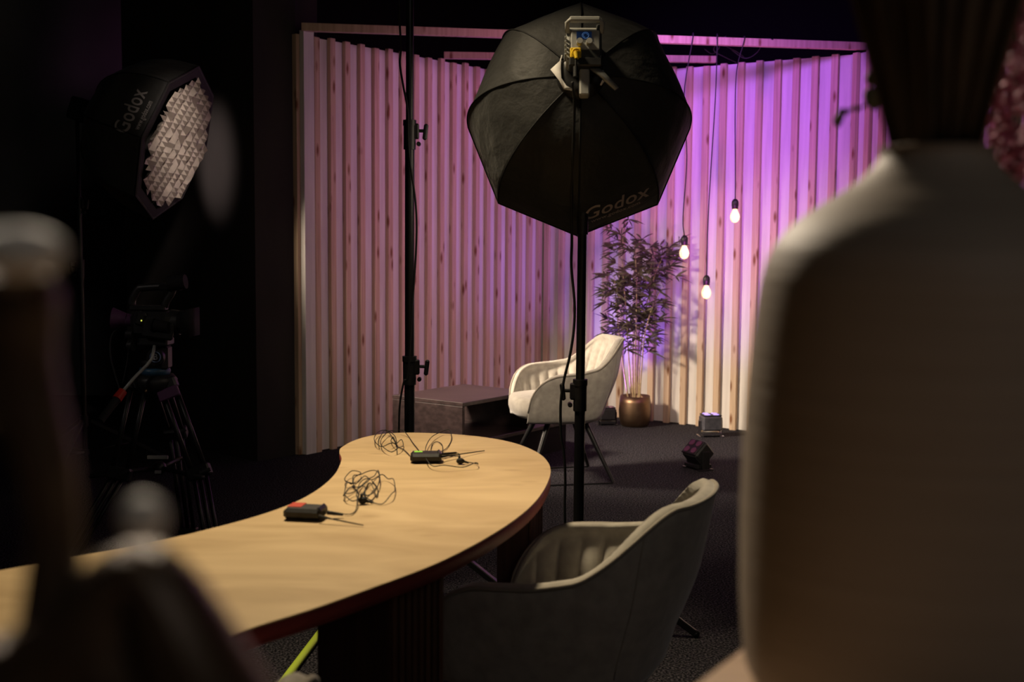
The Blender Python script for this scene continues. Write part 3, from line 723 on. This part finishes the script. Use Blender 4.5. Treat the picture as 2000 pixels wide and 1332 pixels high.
# legs, each a double upper tube, knee clamp and lower section
def tleg(top, knee, foot, strap):
    lg = MB(); side = V((1, 0, 0)) if abs((foot-top).y) < .35 else V((1, 0, 0))
    o_ = side*.030
    lg.tube([top-o_, knee-o_], .011, 10); lg.tube([top+o_, knee+o_], .011, 10)
    for q in (-.026, 0, .026): lg.tube([knee+side*q, foot+side*q], .009, 8)
    lg.box(foot+V((0, 0, .012)), (.085, .045, .03), None, .006)
    ob = lg.build('leg', M['black_metal'], t)
    mb = MB(); d = (knee-top).normalized(); R = frame(d, V((0, -1, 0)))
    mb.box(knee, (.098, .045, .05), R, .006); kn = mb.build('leg_clamp', M['black_plastic'], ob)
    mb = MB(); mb.box(top+d*.01, (.085, .045, .05), R, .008); mb.build('leg_hinge', M['black_plastic'], ob)
    mb = MB(); mb.cyl(knee+V((.01, -.02, .0)), knee+V((.055, -.03, .02)), .010, .007, 10); mb.build('clamp_lever', M['lamp_dark'], kn)
    if strap: mb = MB(); mb.box(top+d*.045+V((.0, -.022, 0)), (.088, .02, .045), R, .004); mb.build('strap', M['purple_strap'], ob)
fz = .0
tleg(V((.055, -.03, bz-.0)), L_(tp(389, 922, 4.90)), V((.30, -.22, 0)), True)
tleg(V((.0, .06, bz-.01)), V((.02, .22, .48)), V((.03, .36, 0)), False)
tleg(V((-.055, -.03, bz-.0)), L_(tp(233, 925, 4.90)), V((-.32, -.20, 0)), False)
mb = MB(); c_ = V((0, .04, .36))
for q in (V((.23, -.15, .36)), V((.03, .26, .36)), V((-.23, -.14, .36))): mb.tube([c_, q], .010, 8)
mb.ball(c_, .03, 12); mb.build('spreader', M['black_plastic'], t)
mb = MB(); wl = L_(tp(308, 893, 4.97)); mb.box((wl.x, wl.y, wl.z), (.085, .012, .014), None, .001); mb.box((wl.x-.0, wl.y, wl.z-.062), (.026, .012, .012), None, .001); mb.build('label_strip', M['mark_white'], t)
mb = MB(); k_ = L_(tp(284, 764, 4.9)); mb.ball(k_, .010, 10); mb.build('bolt', M['copper'], t)
# camcorder, turned away towards the set
cb = tp(312, 628, 4.97)
cm = thing('camcorder', 'black video camcorder with top handle and eyecup on the tripod', 'camcorder', (cb.x, cb.y, cb.z-.085), math.radians(-4))
mb = MB(); mb.box((-.02, 0, .075), (.17, .13, .105), None, .02); mb.cyl((.05, 0, .082), (.085, 0, .082), .054, .050, 28); mb.box((.015, -.065, .055), (.13, .02, .07), Matrix.Rotation(.12, 3, 'Y'), .008); mb.box((-.055, -.06, .10), (.045, .03, .06), Matrix.Rotation(.3, 3, 'Y'), .01); mb.build('body', M['black_plastic'], cm)
mb = MB(); mb.cyl((.075, .0, .085), (.11, .0, .082), .047, .050, 28); mb.loft([[V((x, sy*.5*w_, .085+sz*.5*h_)) for sy, sz in ((-1, -1), (1, -1), (1, 1), (-1, 1))] for x, w_, h_ in ((.10, .10, .085), (.145, .13, .115))]); mb.build('lens_hood', M['black_matte'], cm)
mb = MB(); mb.cyl((-.0, -.066, .075), (.06, -.068, .066), .026, .024, 18); mb.cyl((.0, -.070, .076), (-.006, -.070, .077), .028, .026, 18); mb.build('hand_grip', M['black_matte'], cm)
mb = MB(); H = [(-.115, 0, .148), (-.112, 0, .175), (-.088, 0, .215), (-.07, 0, .222), (.02, 0, .228), (.055, 0, .225), (.05, 0, .20), (.03, 0, .17), (.02, 0, .145)]
mb.tube(catmull(H, 4), .0155, 12); mb.box((-.045, 0, .140), (.15, .05, .022), None, .006); mb.build('top_handle', M['black_plastic'], cm)
mb = MB(); mb.cyl((.045, -.012, .240), (.115, -.012, .250), .032, .030, 20); mb.box((.05, 0, .225), (.09, .05, .025), None, .006); mb.build('microphone_unit', M['black_matte'], cm)
mb = MB(); mb.cyl((-.095, 0, .085), (-.135, -.01, .092), .022, .026, 20); mb.cyl((-.135, -.01, .092), (-.190, -.02, .098), .026, .044, 24, False); mb.build('eyecup', M['purple_strap'], cm)
mb = MB(); mb.cyl((-.115, -.05, .035), (-.085, -.06, .035), .019, None, 16); mb.cyl((-.11, -.05, -.01), (-.09, -.055, -.01), .022, None, 16); mb.build('dial', M['black_plastic'], cm)
mb = MB(); mb.ball((-.046, -.080, .094), .0035, 8); mb.build('tally_light', M['led_dot'], cm)
mb = MB(); mb.box((-.02, 0, .005), (.13, .09, .035), None, .006); mb.build('base_plate', M['black_plastic'], cm)
mb = MB(); cbb = V((cb.x, cb.y, cb.z-.085))
mb.tube(catmull([tp(x, y, yy)-cbb for x, y, yy in ((228, 640, 4.95), (216, 660, 4.93), (216, 695, 4.9), (228, 735, 4.85), (238, 762, 4.82))], 8), .004, 6)
mb.tube(catmull([tp(x, y, yy)-cbb for x, y, yy in ((252, 665, 4.9), (250, 700, 4.9), (242, 750, 4.85))], 4), .002, 5); mb.build('control_lead', M['rubber'], cm)

# ------------------------------------------------------------ low side table behind the armchair
a = onz(904, 787, .41); b = onz(811, 764.5, .41); e = onz(994, 771, .41)
u = V((a.x-b.x, a.y-b.y, 0)).normalized(); vdir = dL.copy(); ndir = V((-dL.y, dL.x, 0))
t = thing('low_table', 'dark plum-brown low table with open shelf, behind the armchair', 'table', (a.x, a.y, 0))
Rb = Matrix((vdir, ndir, V((0, 0, 1)))).transposed()
def bb(c, s, nm, mt='bench', bev=.002):      # c,s in (along, depth, z)
    mb = MB(); mb.box(Rb @ V(c), s, Rb, bev); return mb.build(nm, M[mt], t)
W_, D_, H_ = .66, .52, .41
bb((W_/2, D_/2, H_-.011), (W_, D_, .022), 'tabletop')
bb((.011, D_/2, (H_-.022)/2), (.022, D_-.004, H_-.024), 'side_panel')
bb((.55, D_/2, .170), (1.06, D_-.01, .022), 'shelf')
bb((.55, .03, .079), (1.04, .02, .157), 'plinth', 'black_matte'); bb((.55, D_-.03, .079), (1.04, .02, .157), 'plinth', 'black_matte'); bb((1.06, D_/2, .079), (.02, D_-.1, .157), 'plinth', 'black_matte')
bb((.647, D_/2, .285), (.02, D_-.02, .205), 'side_panel')

# ------------------------------------------------------------ bamboo in a copper pot
pc_ = onz(1240, 836, 0); py_ = pc_.y+.10
P0 = V((ony(1240, 800, py_).x, py_, 0))
pt = thing('plant_pot', 'hammered bronze plant pot standing by the slatted wall', 'plant pot', P0)
mb = MB(); mb.lathe([(.02, .001), (.085, .001), (.098, .012), (.110, .06), (.114, .11), (.109, .17), (.103, .215), (.099, .215), (.104, .17), (.108, .15), (.02, .148)], n=56, cap=True); fixn(mb.build('pot', M['copper'], pt))
mb = MB(); mb.lathe([(.002, .185), (.05, .187), (.101, .183), (.101, .150)], n=32); mb.build('soil', M['soil'], pt)
bm_ = thing('bamboo_plant', 'artificial bamboo plant with narrow dark leaves growing from the bronze pot', 'plant', P0+V((0, 0, .186)))
def pl(px, py, dy=0): p = ony(px, py, P0.y+dy); return p-P0-V((0, 0, .186))
rb = random.Random(11); leaf = MB()
WN = V((dR.y, -dR.x, 0)); BO = P0+V((0, 0, .186))
def infront(v):
    d = (v+BO-CORN).dot(WN)
    d2 = (v+BO-PL).dot(nL)
    if d < .06: v = v + WN*(.06-d)
    return v
def leafblade(p, d, L, w, mbx):
    d = d.normalized(); side = d.cross(V((rb.uniform(-1, 1), rb.uniform(-1, 1), rb.uniform(-.3, 1)))).normalized(); n_ = side.cross(d)
    pts = [p]; rings = []
    for f, ww in ((0, .15), (.25, .85), (.5, 1), (.78, .6), (1, .04)):
        c = p + d*L*f - V((0, 0, 1))*L*.22*f*f
        rings.append((c-side*w*ww/2, c+n_*w*.12*ww, c+side*w*ww/2))
    vs = [q for r in rings for q in r]; fs = []
    for i in range(4):
        for k in range(2): fs.append((i*3+k, i*3+k+1, i*3+3+k+1, i*3+3+k))
    mbx.add([infront(v) for v in vs], fs)
canes = [([(1234, 800), (1228, 700), (1222, 600), (1216, 520), (1217, 445)], .0, .55), ([(1240, 800), (1241, 700), (1243, 600), (1243, 540), (1240, 490)], -.03, .4),
         ([(1246, 800), (1250, 700), (1262, 600), (1282, 530), (1304, 482)], .02, .45), ([(1238, 800), (1235, 720), (1240, 640), (1256, 570), (1278, 500)], .04, .4),
         ([(1230, 800), (1218, 720), (1210, 660), (1204, 600), (1200, 540)], -.02, .3), ([(1248, 800), (1253, 720), (1260, 650), (1278, 590), (1296, 560)], -.05, .35)]
for path, dy, lf in canes:
    P = catmull([pl(x, y, dy*(1+(800-y)/400)) for x, y in path], 8)
    P[0].z = -.02; P = [infront(p_) for p_ in P]
    mb = MB(); n_ = len(P); mb.tube(P, [.0065-.0045*i/n_ for i in range(n_)], 8)
    mb.build('cane', M['cane'], bm_)
    for i in range(int(n_*.36), n_):
        for k in range(3):
            if rb.random() < .50:
                # short twig with a fan of leaves
                a_ = rb.uniform(0, 2*PI); tw = V((math.cos(a_), math.sin(a_)*.7, rb.uniform(.3, 1.1))).normalized(); L = rb.uniform(.05, .12)
                q = infront(P[i]+tw*L); leaf.tube([P[i], q], .0013, 4)
                for j in range(rb.randint(4, 7)):
                    b_ = a_+rb.uniform(-1.2, 1.2); d = V((math.cos(b_), math.sin(b_), rb.uniform(-.35, .9))); leafblade(q, d, rb.uniform(.085, .135), rb.uniform(.012, .017), leaf)
for x, y in ((1195, 640), (1200, 620), (1207, 655), (1196, 600), (1212, 590), (1190, 660), (1262, 650), (1270, 670), (1280, 640)):
    q = pl(x, y, rb.uniform(-.08, .08))
    for j in range(7): b_ = rb.uniform(0, 2*PI); leafblade(q, V((math.cos(b_), math.sin(b_), rb.uniform(-.5, .7))), rb.uniform(.06, .12), .011, leaf)
tag_ = leaf.build('foliage', M['leaf'], bm_)

# ------------------------------------------------------------ LED par lights on the floor
def par(label, loc, rz, tilt, lens, bodym, scale=1.0):
    t = thing('par_light', label, 'stage light', loc, rz)
    t.scale = (scale,)*3
    R = Matrix.Rotation(tilt, 3, 'X'); c = V((0, 0, .092))
    mb = MB(); mb.box(c, (.135, .115, .10), R, .012); bd = mb.build('housing', M[bodym], t)
    mb = MB(); mb.box(c + R @ V((0, 0, .053)), (.125, .105, .008), R, .003); lp_ = mb.build('front_frame', M['black_plastic'], t)
    for sx in (-.03, .03):
        for sy in (-.025, .025):
            mb = MB(); q = c + R @ V((sx, sy, .056)); mb.cyl(q, q + R @ V((0, 0, .005)), .021, .019, 18); mb.build('lens', M[lens], t)
    for sx in (-1, 1):
        mb = MB(); mb.box((sx*.073, 0, .055), (.008, .05, .11), None, .002); mb.box((sx*.068, 0, .004), (.03, .10, .008), None, .002); mb.build('bracket', M['chrome'] if bodym == 'chromeb' else M['black_metal'], t)
    mb = MB(); mb.box((0, -.0, .022), (.13, .10, .022), None, .003); mb.build('base_plate', M['chrome'] if bodym == 'chromeb' else M['black_metal'], t)
M['chromeb'] = noisy(mat('grey_par_body', (.1, .1, .12), .35, .3), (.07, .07, .085), (.11, .11, .13), (1, 1, 1), 30)[0]
p = onz(1390, 855, 0); par('silver and black stage light with violet lens facing up at the slatted wall', (p.x, p.y+.06, 0), .12, 0, 'led_lens', 'chromeb', 1.0)
p = onz(1365, 918, 0); par('tilted black stage light with pinkish face on the open carpet', (p.x, p.y+.04, 0), -1.05, .75, 'par_pink', 'black_plastic', 1.0)
p = onz(1187, 832, 0); par('small black stage light half hidden between armchair and bronze pot', (p.x, p.y+.06, 0), .1, 0, 'par_pink', 'black_plastic', .85)
# dark wedge beside the bench foot

# ------------------------------------------------------------ wireless microphone packs on the desk
def cr7(x, y): return (520+x/4.167, 820+y/4.167)
def desk_pt(x, y, dz=.002): p = onz(*cr7(x, y), DZ+dz); return p
def pack(label, c, ang, lab, labm, path, lav, ant, plug, seed, extra=()):
    rr = random.Random(seed)
    base = V((c.x, c.y, DZ)); t = thing('microphone_transmitter', label, 'microphone pack', base, 0)
    R = Matrix.Rotation(ang, 3, 'Z')
    def loc(p): return p-base
    mb = MB(); mb.box((0, 0, .0135), (.082, .060, .024), R, .007); mb.box(R @ V((.034, 0, .016)), (.014, .052, .026), R, .006); mb.build('housing', M['black_plastic'], t)
    mb = MB(); mb.box(R @ V((*lab[:2], .0258)), (*lab[2:], .0016), R, .0005); mb.build('label', M[labm], t)
    mb = MB(); mb.tube([loc(desk_pt(*ant[0], .014)), loc(desk_pt(*ant[0], .014)).lerp(loc(desk_pt(*ant[1], .004)), .15), loc(desk_pt(*ant[1], .004))], [.0035, .0018, .0013], 8); mb.build('antenna', M['rubber'], t)
    mb = MB(); mb.cyl(loc(desk_pt(*plug[0], .012)), loc(desk_pt(*plug[1], .007)), .0045, .003, 12); mb.build('plug', M['black_metal'], t)
    mb = MB()
    for pth in (path,)+tuple(extra):
        m_ = len(pth); q = [loc(desk_pt(x, y, .0025)) + V((0, 0, (.004+.010*abs(math.sin(i*1.7))) if 2 < i < m_-3 else .001)) for i, (x, y) in enumerate(pth)]
        mb.tube(catmull(q, 8), .0012, 6)
    mb.build('cable', M['rubber'], t)
    l0 = loc(desk_pt(*lav, .009)); mb = MB(); mb.ball(l0, .0085, 12, (1.3, 1, 1)); mb.cyl(l0+V((.006, 0, 0)), l0+V((.022, -.004, -.004)), .004, .002, 10); mb.box(l0+V((-.003, .004, .006)), (.006, .012, .016), None, .002); mb.build('lapel_microphone', M['rubber'], t)
c1 = onz(597, 1001, DZ+.012)
pack('black microphone pack with red label and tangled cable, nearer on the desk', c1, -.16, (-.022, .008, .030, .040), 'red_label',
     [(625, 770), (690, 770), (730, 735), (742, 690), (735, 640), (760, 560), (800, 520), (840, 520), (780, 580), (700, 620), (640, 650), (632, 635), (680, 600), (760, 560), (830, 530), (880, 480), (910, 452), (925, 510), (910, 570), (870, 620), (820, 665), (770, 683), (700, 685), (640, 660),
      (638, 600), (660, 560), (700, 542), (710, 500), (760, 475), (830, 458), (885, 447), (915, 470), (920, 540), (885, 610), (835, 660), (805, 630), (800, 590), (720, 560), (715, 520), (770, 455), (700, 457), (650, 490), (640, 530), (680, 550), (740, 545), (800, 500), (860, 512), (940, 490), (990, 495), (1035, 530), (1048, 590), (1020, 650), (950, 685), (880, 680), (820, 655)],
     (785, 655), ((430, 785), (790, 858)), ((495, 755), (625, 771)), 3, ([(700, 540), (750, 600), (740, 660), (790, 600), (830, 520)], [(860, 500), (905, 560), (900, 630), (850, 560), (810, 560), (800, 620), (870, 670)]))
c2 = onz(832, 893, DZ+.012)
pack('black microphone pack with green label, farther on the desk', c2, .06, (-.020, .006, .022, .018), 'green_label',
     [(1410, 272), (1470, 230), (1508, 160), (1490, 117), (1430, 120), (1350, 170), (1303, 240), (1295, 310), (1310, 370), (1360, 402), (1450, 412), (1600, 402), (1700, 393), (1724, 376), (1700, 358), (1640, 346), (1600, 338)],
     (1580, 335), ((1430, 300), (1775, 251)), ((1420, 282), (1545, 269)), 4,
     ([(1340, 245), (1352, 200), (1390, 181), (1430, 205), (1435, 250), (1415, 268)],
      [(1245, 255), (1190, 185), (1160, 140), (1110, 120), (1060, 113), (1000, 125), (945, 175), (930, 220), (960, 265), (1020, 285), (1080, 265), (1115, 225), (1100, 200), (1060, 205), (1010, 230), (940, 240), (890, 220), (880, 170), (910, 130), (960, 116), (1010, 125), (1050, 175), (1060, 220), (1040, 230), (1015, 185), (1035, 180), (1065, 215), (1120, 245), (1168, 292)],
      [(920, 235), (912, 180), (930, 135), (975, 118), (1030, 150), (1058, 210), (1065, 280)], [(1545, 269), (1572, 283), (1560, 297), (1480, 298), (1425, 300)]))
# lime cable hanging below the desk
mb = MB(); q0 = onz(568, 1308, .02); q1 = onz(630, 1226, .02)
dirv = (q1-q0).normalized(); mb.cyl(q0-dirv*.5+V((0, 0, -.006)), q1+dirv*.3+V((0, 0, -.006)), .0125, None, 12)
tag(mb.build('cable_sleeve', M['lime']), 'bright lime-green cable sleeve lying on the carpet under the desk', 'cable')

# ------------------------------------------------------------ foreground: ledge, vase, dried reeds, flowers
LZ = 1.05
mb = MB(); pl_ = [(-.45, .10), (.95, .10), (.95, 1.30), (.415, 1.30), (.0, .62), (-.45, .62)]
e1 = onz(1366, 1332, LZ); e2 = onz(1446, 1271, LZ); dd = (e2-e1).normalized()
A1 = e1 - dd*((e1.y-.62)/dd.y); A2 = e1 + dd*((1.30-e1.y)/dd.y)
pl_[3] = (A2.x, A2.y); pl_[4] = (A1.x, A1.y)
tb = thing('plank_table', 'tan wooden tabletop edge under the big vase, bottom right', 'table', (.3, .6, 0))
mb.prism([(x-.3, y-.6) for x, y in pl_], LZ-.03, LZ); fixn(mb.build('tabletop', M['tan_wood'], tb))
for x, y in ((-.4, .16), (.88, .16), (.88, 1.2), (A2.x+.06, 1.2), (-.4, .56)):
    mb = MB(); mb.box((x-.3, y-.6, (LZ-.03)/2), (.05, .05, LZ-.031), None, .003); mb.build('leg', M['tan_wood'], tb)
VY = .83; vc = ony(1815, 700, VY); VC = V((vc.x, VY, LZ))
vt = thing('vase', 'large matte beige bottle vase in the right foreground', 'vase', VC)
edge = [(1470, 1352), (1456, 1300), (1448, 1200), (1447, 1100), (1450, 950), (1458, 800), (1470, 680), (1482, 590), (1494, 530), (1516, 480), (1552, 438), (1605, 400), (1660, 366), (1698, 336), (1716, 315), (1722, 300), (1718, 288)]
pr = []
for x, y in edge:
    q = ony(x, y, VY); pr.append((abs(q.x-VC.x)*.99, q.z-LZ))
pr[0] = (pr[0][0], .004)
pr = [(pr[0][0]*.9, .0)] + pr
sm = catmull([V((r, z, 0)) for r, z in pr], 6)
prof = [(max(q.x, .002), max(q.y, .0005)) for q in sm]
prof = prof + [(prof[-1][0]-.004, prof[-1][1]+.001), (prof[-1][0]-.006, prof[-1][1]-.03)]
mb = MB(); mb.lathe(prof, n=96, cap=False); fixn(mb.build('body', M['vase'], vt))
zn = prof[-3][1]; rn = prof[-3][0]
# dried reeds flaring out of the neck
mb = MB(); rr = random.Random(3)
for i in range(150):
    a_ = rr.uniform(0, 2*PI); q = math.sqrt(rr.random()); r0 = (rn-.008)*q*.8; r1 = (rn+.040)*q + rr.uniform(-.004, .006)
    H = rr.uniform(.20, .30)
    b0 = V((r0*math.cos(a_), r0*math.sin(a_), zn-.02)); b1 = V((r1*math.cos(a_)*1.1, r1*math.sin(a_)*1.1, zn+H)); mid = b0.lerp(b1, .5)+V((0, 0, 0))
    mb.tube([b0, mid, b1], [.0018, .0034, .0025], 5)
ob = mb.build('dried_reed_bunch', M['reed']); ob.location = VC; tag(ob, 'dense bunch of brown dried reeds standing in the beige vase', 'dried plant', kind='stuff')
# sprig with buds left of the reeds
SY = 1.15
sg = thing('leafy_sprig', 'small olive leafy sprig poking out left of the reeds', 'sprig', ony(1760, 230, SY))
so = ony(1760, 230, SY)
def sp_(x, y, dy=0): return ony(x, y, SY+dy)-so
def leafdisc(mb, pts, th=.0015):
    c = sum((V(p) for p in pts), V((0, 0, 0)))/len(pts); n_ = len(pts)
    fr_ = [V(p)+V((0, -th, 0)) for p in pts]; bk = [V(p)+V((0, th, 0)) for p in pts]
    mb.add(fr_+bk+[c+V((0, -th*3, 0)), c+V((0, th*3, 0))], [(i, (i+1) % n_, 2*n_) for i in range(n_)]+[(n_+(i+1) % n_, n_+i, 2*n_+1) for i in range(n_)]+[(i, n_+i, n_+(i+1) % n_, (i+1) % n_) for i in range(n_)])
mb = MB(); mb.tube(catmull([sp_(1800, 260), sp_(1740, 205), sp_(1705, 200), sp_(1680, 210), sp_(1650, 216), sp_(1642, 222)], 5), .0013, 6); mb.tube(catmull([V((onz(1830, 900, LZ).x*0+.43, SY+.02, LZ))-so, V((.43, SY+.01, 1.25))-so, sp_(1830, 330), sp_(1800, 260)], 6), .0016, 6); mb.tube(catmull([sp_(1740, 205), sp_(1715, 180), sp_(1700, 150)], 4), .0012, 6); mb.build('stem', M['sprig'], sg)
for pts_ in ([(1640, 218), (1648, 224), (1645, 238), (1638, 249), (1630, 243), (1628, 233)], [(1638, 213), (1650, 212), (1660, 220), (1648, 226), (1640, 222)], [(1665, 208), (1675, 207), (1678, 215), (1668, 217)],
             [(1689, 180), (1700, 170), (1718, 176), (1722, 195), (1712, 214), (1702, 212), (1690, 198)], [(1692, 150), (1700, 138), (1716, 142), (1720, 162), (1704, 168), (1694, 162)]):
    mb = MB(); leafdisc(mb, catmull([sp_(*p) for p in pts_], 3, True)); mb.build('leaf', M['sprig'], sg)
# yellow leaf tuft
q = ony(1880, 204, 1.2); tf = thing('leaf_tuft', 'tiny yellow-green star-shaped leaf tuft between reeds and pink blossoms', 'leaf', q)
mb = MB()
for k in range(6):
    a_ = k*PI/3+.3; L = .010*(.6+.5*((k*7) % 3)/2); d = V((math.cos(a_), -.3, math.sin(a_)*.7)); s_ = V((-d.z, 0, d.x)).normalized()*.0016
    mb.add([V((0, 0, 0))-s_, V((0, -.002, 0))+s_, d*L], [(0, 1, 2)]); mb.add([s_*1+V((0, .001, 0)), -s_, d*L+V((0, .001, 0))], [(0, 1, 2)])
mb.build('leaves', M['yellow_leaf'], tf)
mb = MB(); mb.tube([(0, 0, 0), (-.01, -.01, -.03), (-.02, -.01, -.07)], .0008, 5); mb.build('stem', M['sprig'], tf)
# hanging pink blossoms
def raceme(label, px, py0, py1, y, wpx, seed):
    rr = random.Random(seed); o0 = ony(px, py0, y); t = thing('blossom_raceme', label, 'flowers', o0, group='pink blossom racemes')
    L = (ony(px, py1, y)-o0); mb = MB(); mb.tube(catmull([V((0.0, 0, .06)), V((0, 0, 0)), L*.5, L], 6), .0018, 6); mb.build('stem', M['sprig'], t)
    mb = MB(); w_ = wpx/FPX*y
    for i in range(420):
        f = rr.random(); rad = w_*(math.sin(PI*(.15+.8*f))**.6)*math.sqrt(rr.random()); a_ = rr.uniform(0, 2*PI)
        c = L*f + V((math.cos(a_)*rad, math.sin(a_)*rad, 0)); Rm = Matrix.Rotation(rr.uniform(0, 6), 3, V((rr.uniform(-1, 1), rr.uniform(-1, 1), rr.uniform(-1, 1))).normalized())
        mb.ball(c, rr.uniform(.0035, .007), 6, (1, .75, .35), Rm)
    mb.build('petals', M['pink'], t)
raceme('pink blossom raceme at the right frame edge, hanging lowest', 1985, -40, 350, 1.12, 60, 1)
raceme('pink blossom raceme hanging close to the reeds at the top right', 1955, -90, 290, 1.2, 42, 2)
raceme('pink blossom raceme mostly cut off by the right frame edge', 2050, -40, 420, 1.05, 60, 3)

# ------------------------------------------------------------ foreground left: bronze seated figurine, strongly out of focus
FY = .37
def fp(x, y, d=0): return ony(x, y, FY+d)
fb0 = fp(200, 1400); FB = V((fb0.x, FY, LZ))
ft = thing('seated_figurine', 'dark bronze seated figurine with bent knee, out of focus at far left', 'sculpture', FB)
px_ = FY/FPX
import bmesh
me = bpy.data.meshes.new('figure')
J = [(130, 1330, 0, 95), (100, 1200, 0, 85), (110, 1050, .0, 62), (95, 900, 0, 72), (70, 760, 0, 92), (45, 690, 0, 70), (35, 600, 0, 118), (30, 510, 0, 92),   # 0-7 pelvis, spine, head
     (180, 1180, -.0, 115), (278, 1075, -.0, 92), (335, 1210, -.0, 135), (405, 1370, 0, 160), (560, 1500, 0, 90),  # 8-12 thigh, knee, shin
     (-60, 800, 0, 60), (-110, 950, -.01, 50), (-40, 1060, -.01, 45),                                                                   # arm
     (-60, 1330, .0, 110), (-160, 1400, 0, 90), (240, 1330, 0, 130), (300, 1460, 0, 130)]
E = [(0, 1), (1, 2), (2, 3), (3, 4), (4, 5), (5, 6), (6, 7), (0, 8), (8, 9), (9, 10), (10, 11), (11, 12), (4, 13), (13, 14), (14, 15), (0, 16), (16, 17), (0, 18), (18, 19)]
vv = [fp(x, y, d)-FB for x, y, d, r in J]
me.from_pydata(vv, E, []); fo = bpy.data.objects.new('figure', me); COL.objects.link(fo); fo.parent = ft
mdf = fo.modifiers.new('skin', 'SKIN'); sv = me.skin_vertices[0].data
for i, (x, y, d, r) in enumerate(J): sv[i].radius = (r*px_, r*px_*.8)
sv[0].use_root = True
ss_ = fo.modifiers.new('sub', 'SUBSURF'); ss_.levels = 2; ss_.render_levels = 2; me.materials.append(M['bronze'])
mb = MB(); zb = vv[12].z
mb.lathe([(.085, 0), (.085, .015), (.078, .022), (.075, .10), (.072, .13)], n=40); o = mb.build('plinth', M['bronze'], ft); o.location = (-.01, .0, 0)
q = fp(280, 1012, -.02)-FB; mb = MB(); mb.ball(q, 44*px_, 20); mb.build('knee_highlight', M['highlight_pale'], ft)  # highlight on the knee, built as a pale ball
q = fp(38, 492, -.02)-FB; mb = MB(); mb.ball(q, 78*px_, 20, (1.1, .8, .62)); mb.build('cap', M['highlight_pale'], ft)  # highlight on top of the head, built as a pale ellipsoid
# a dusky blossom behind the figurine
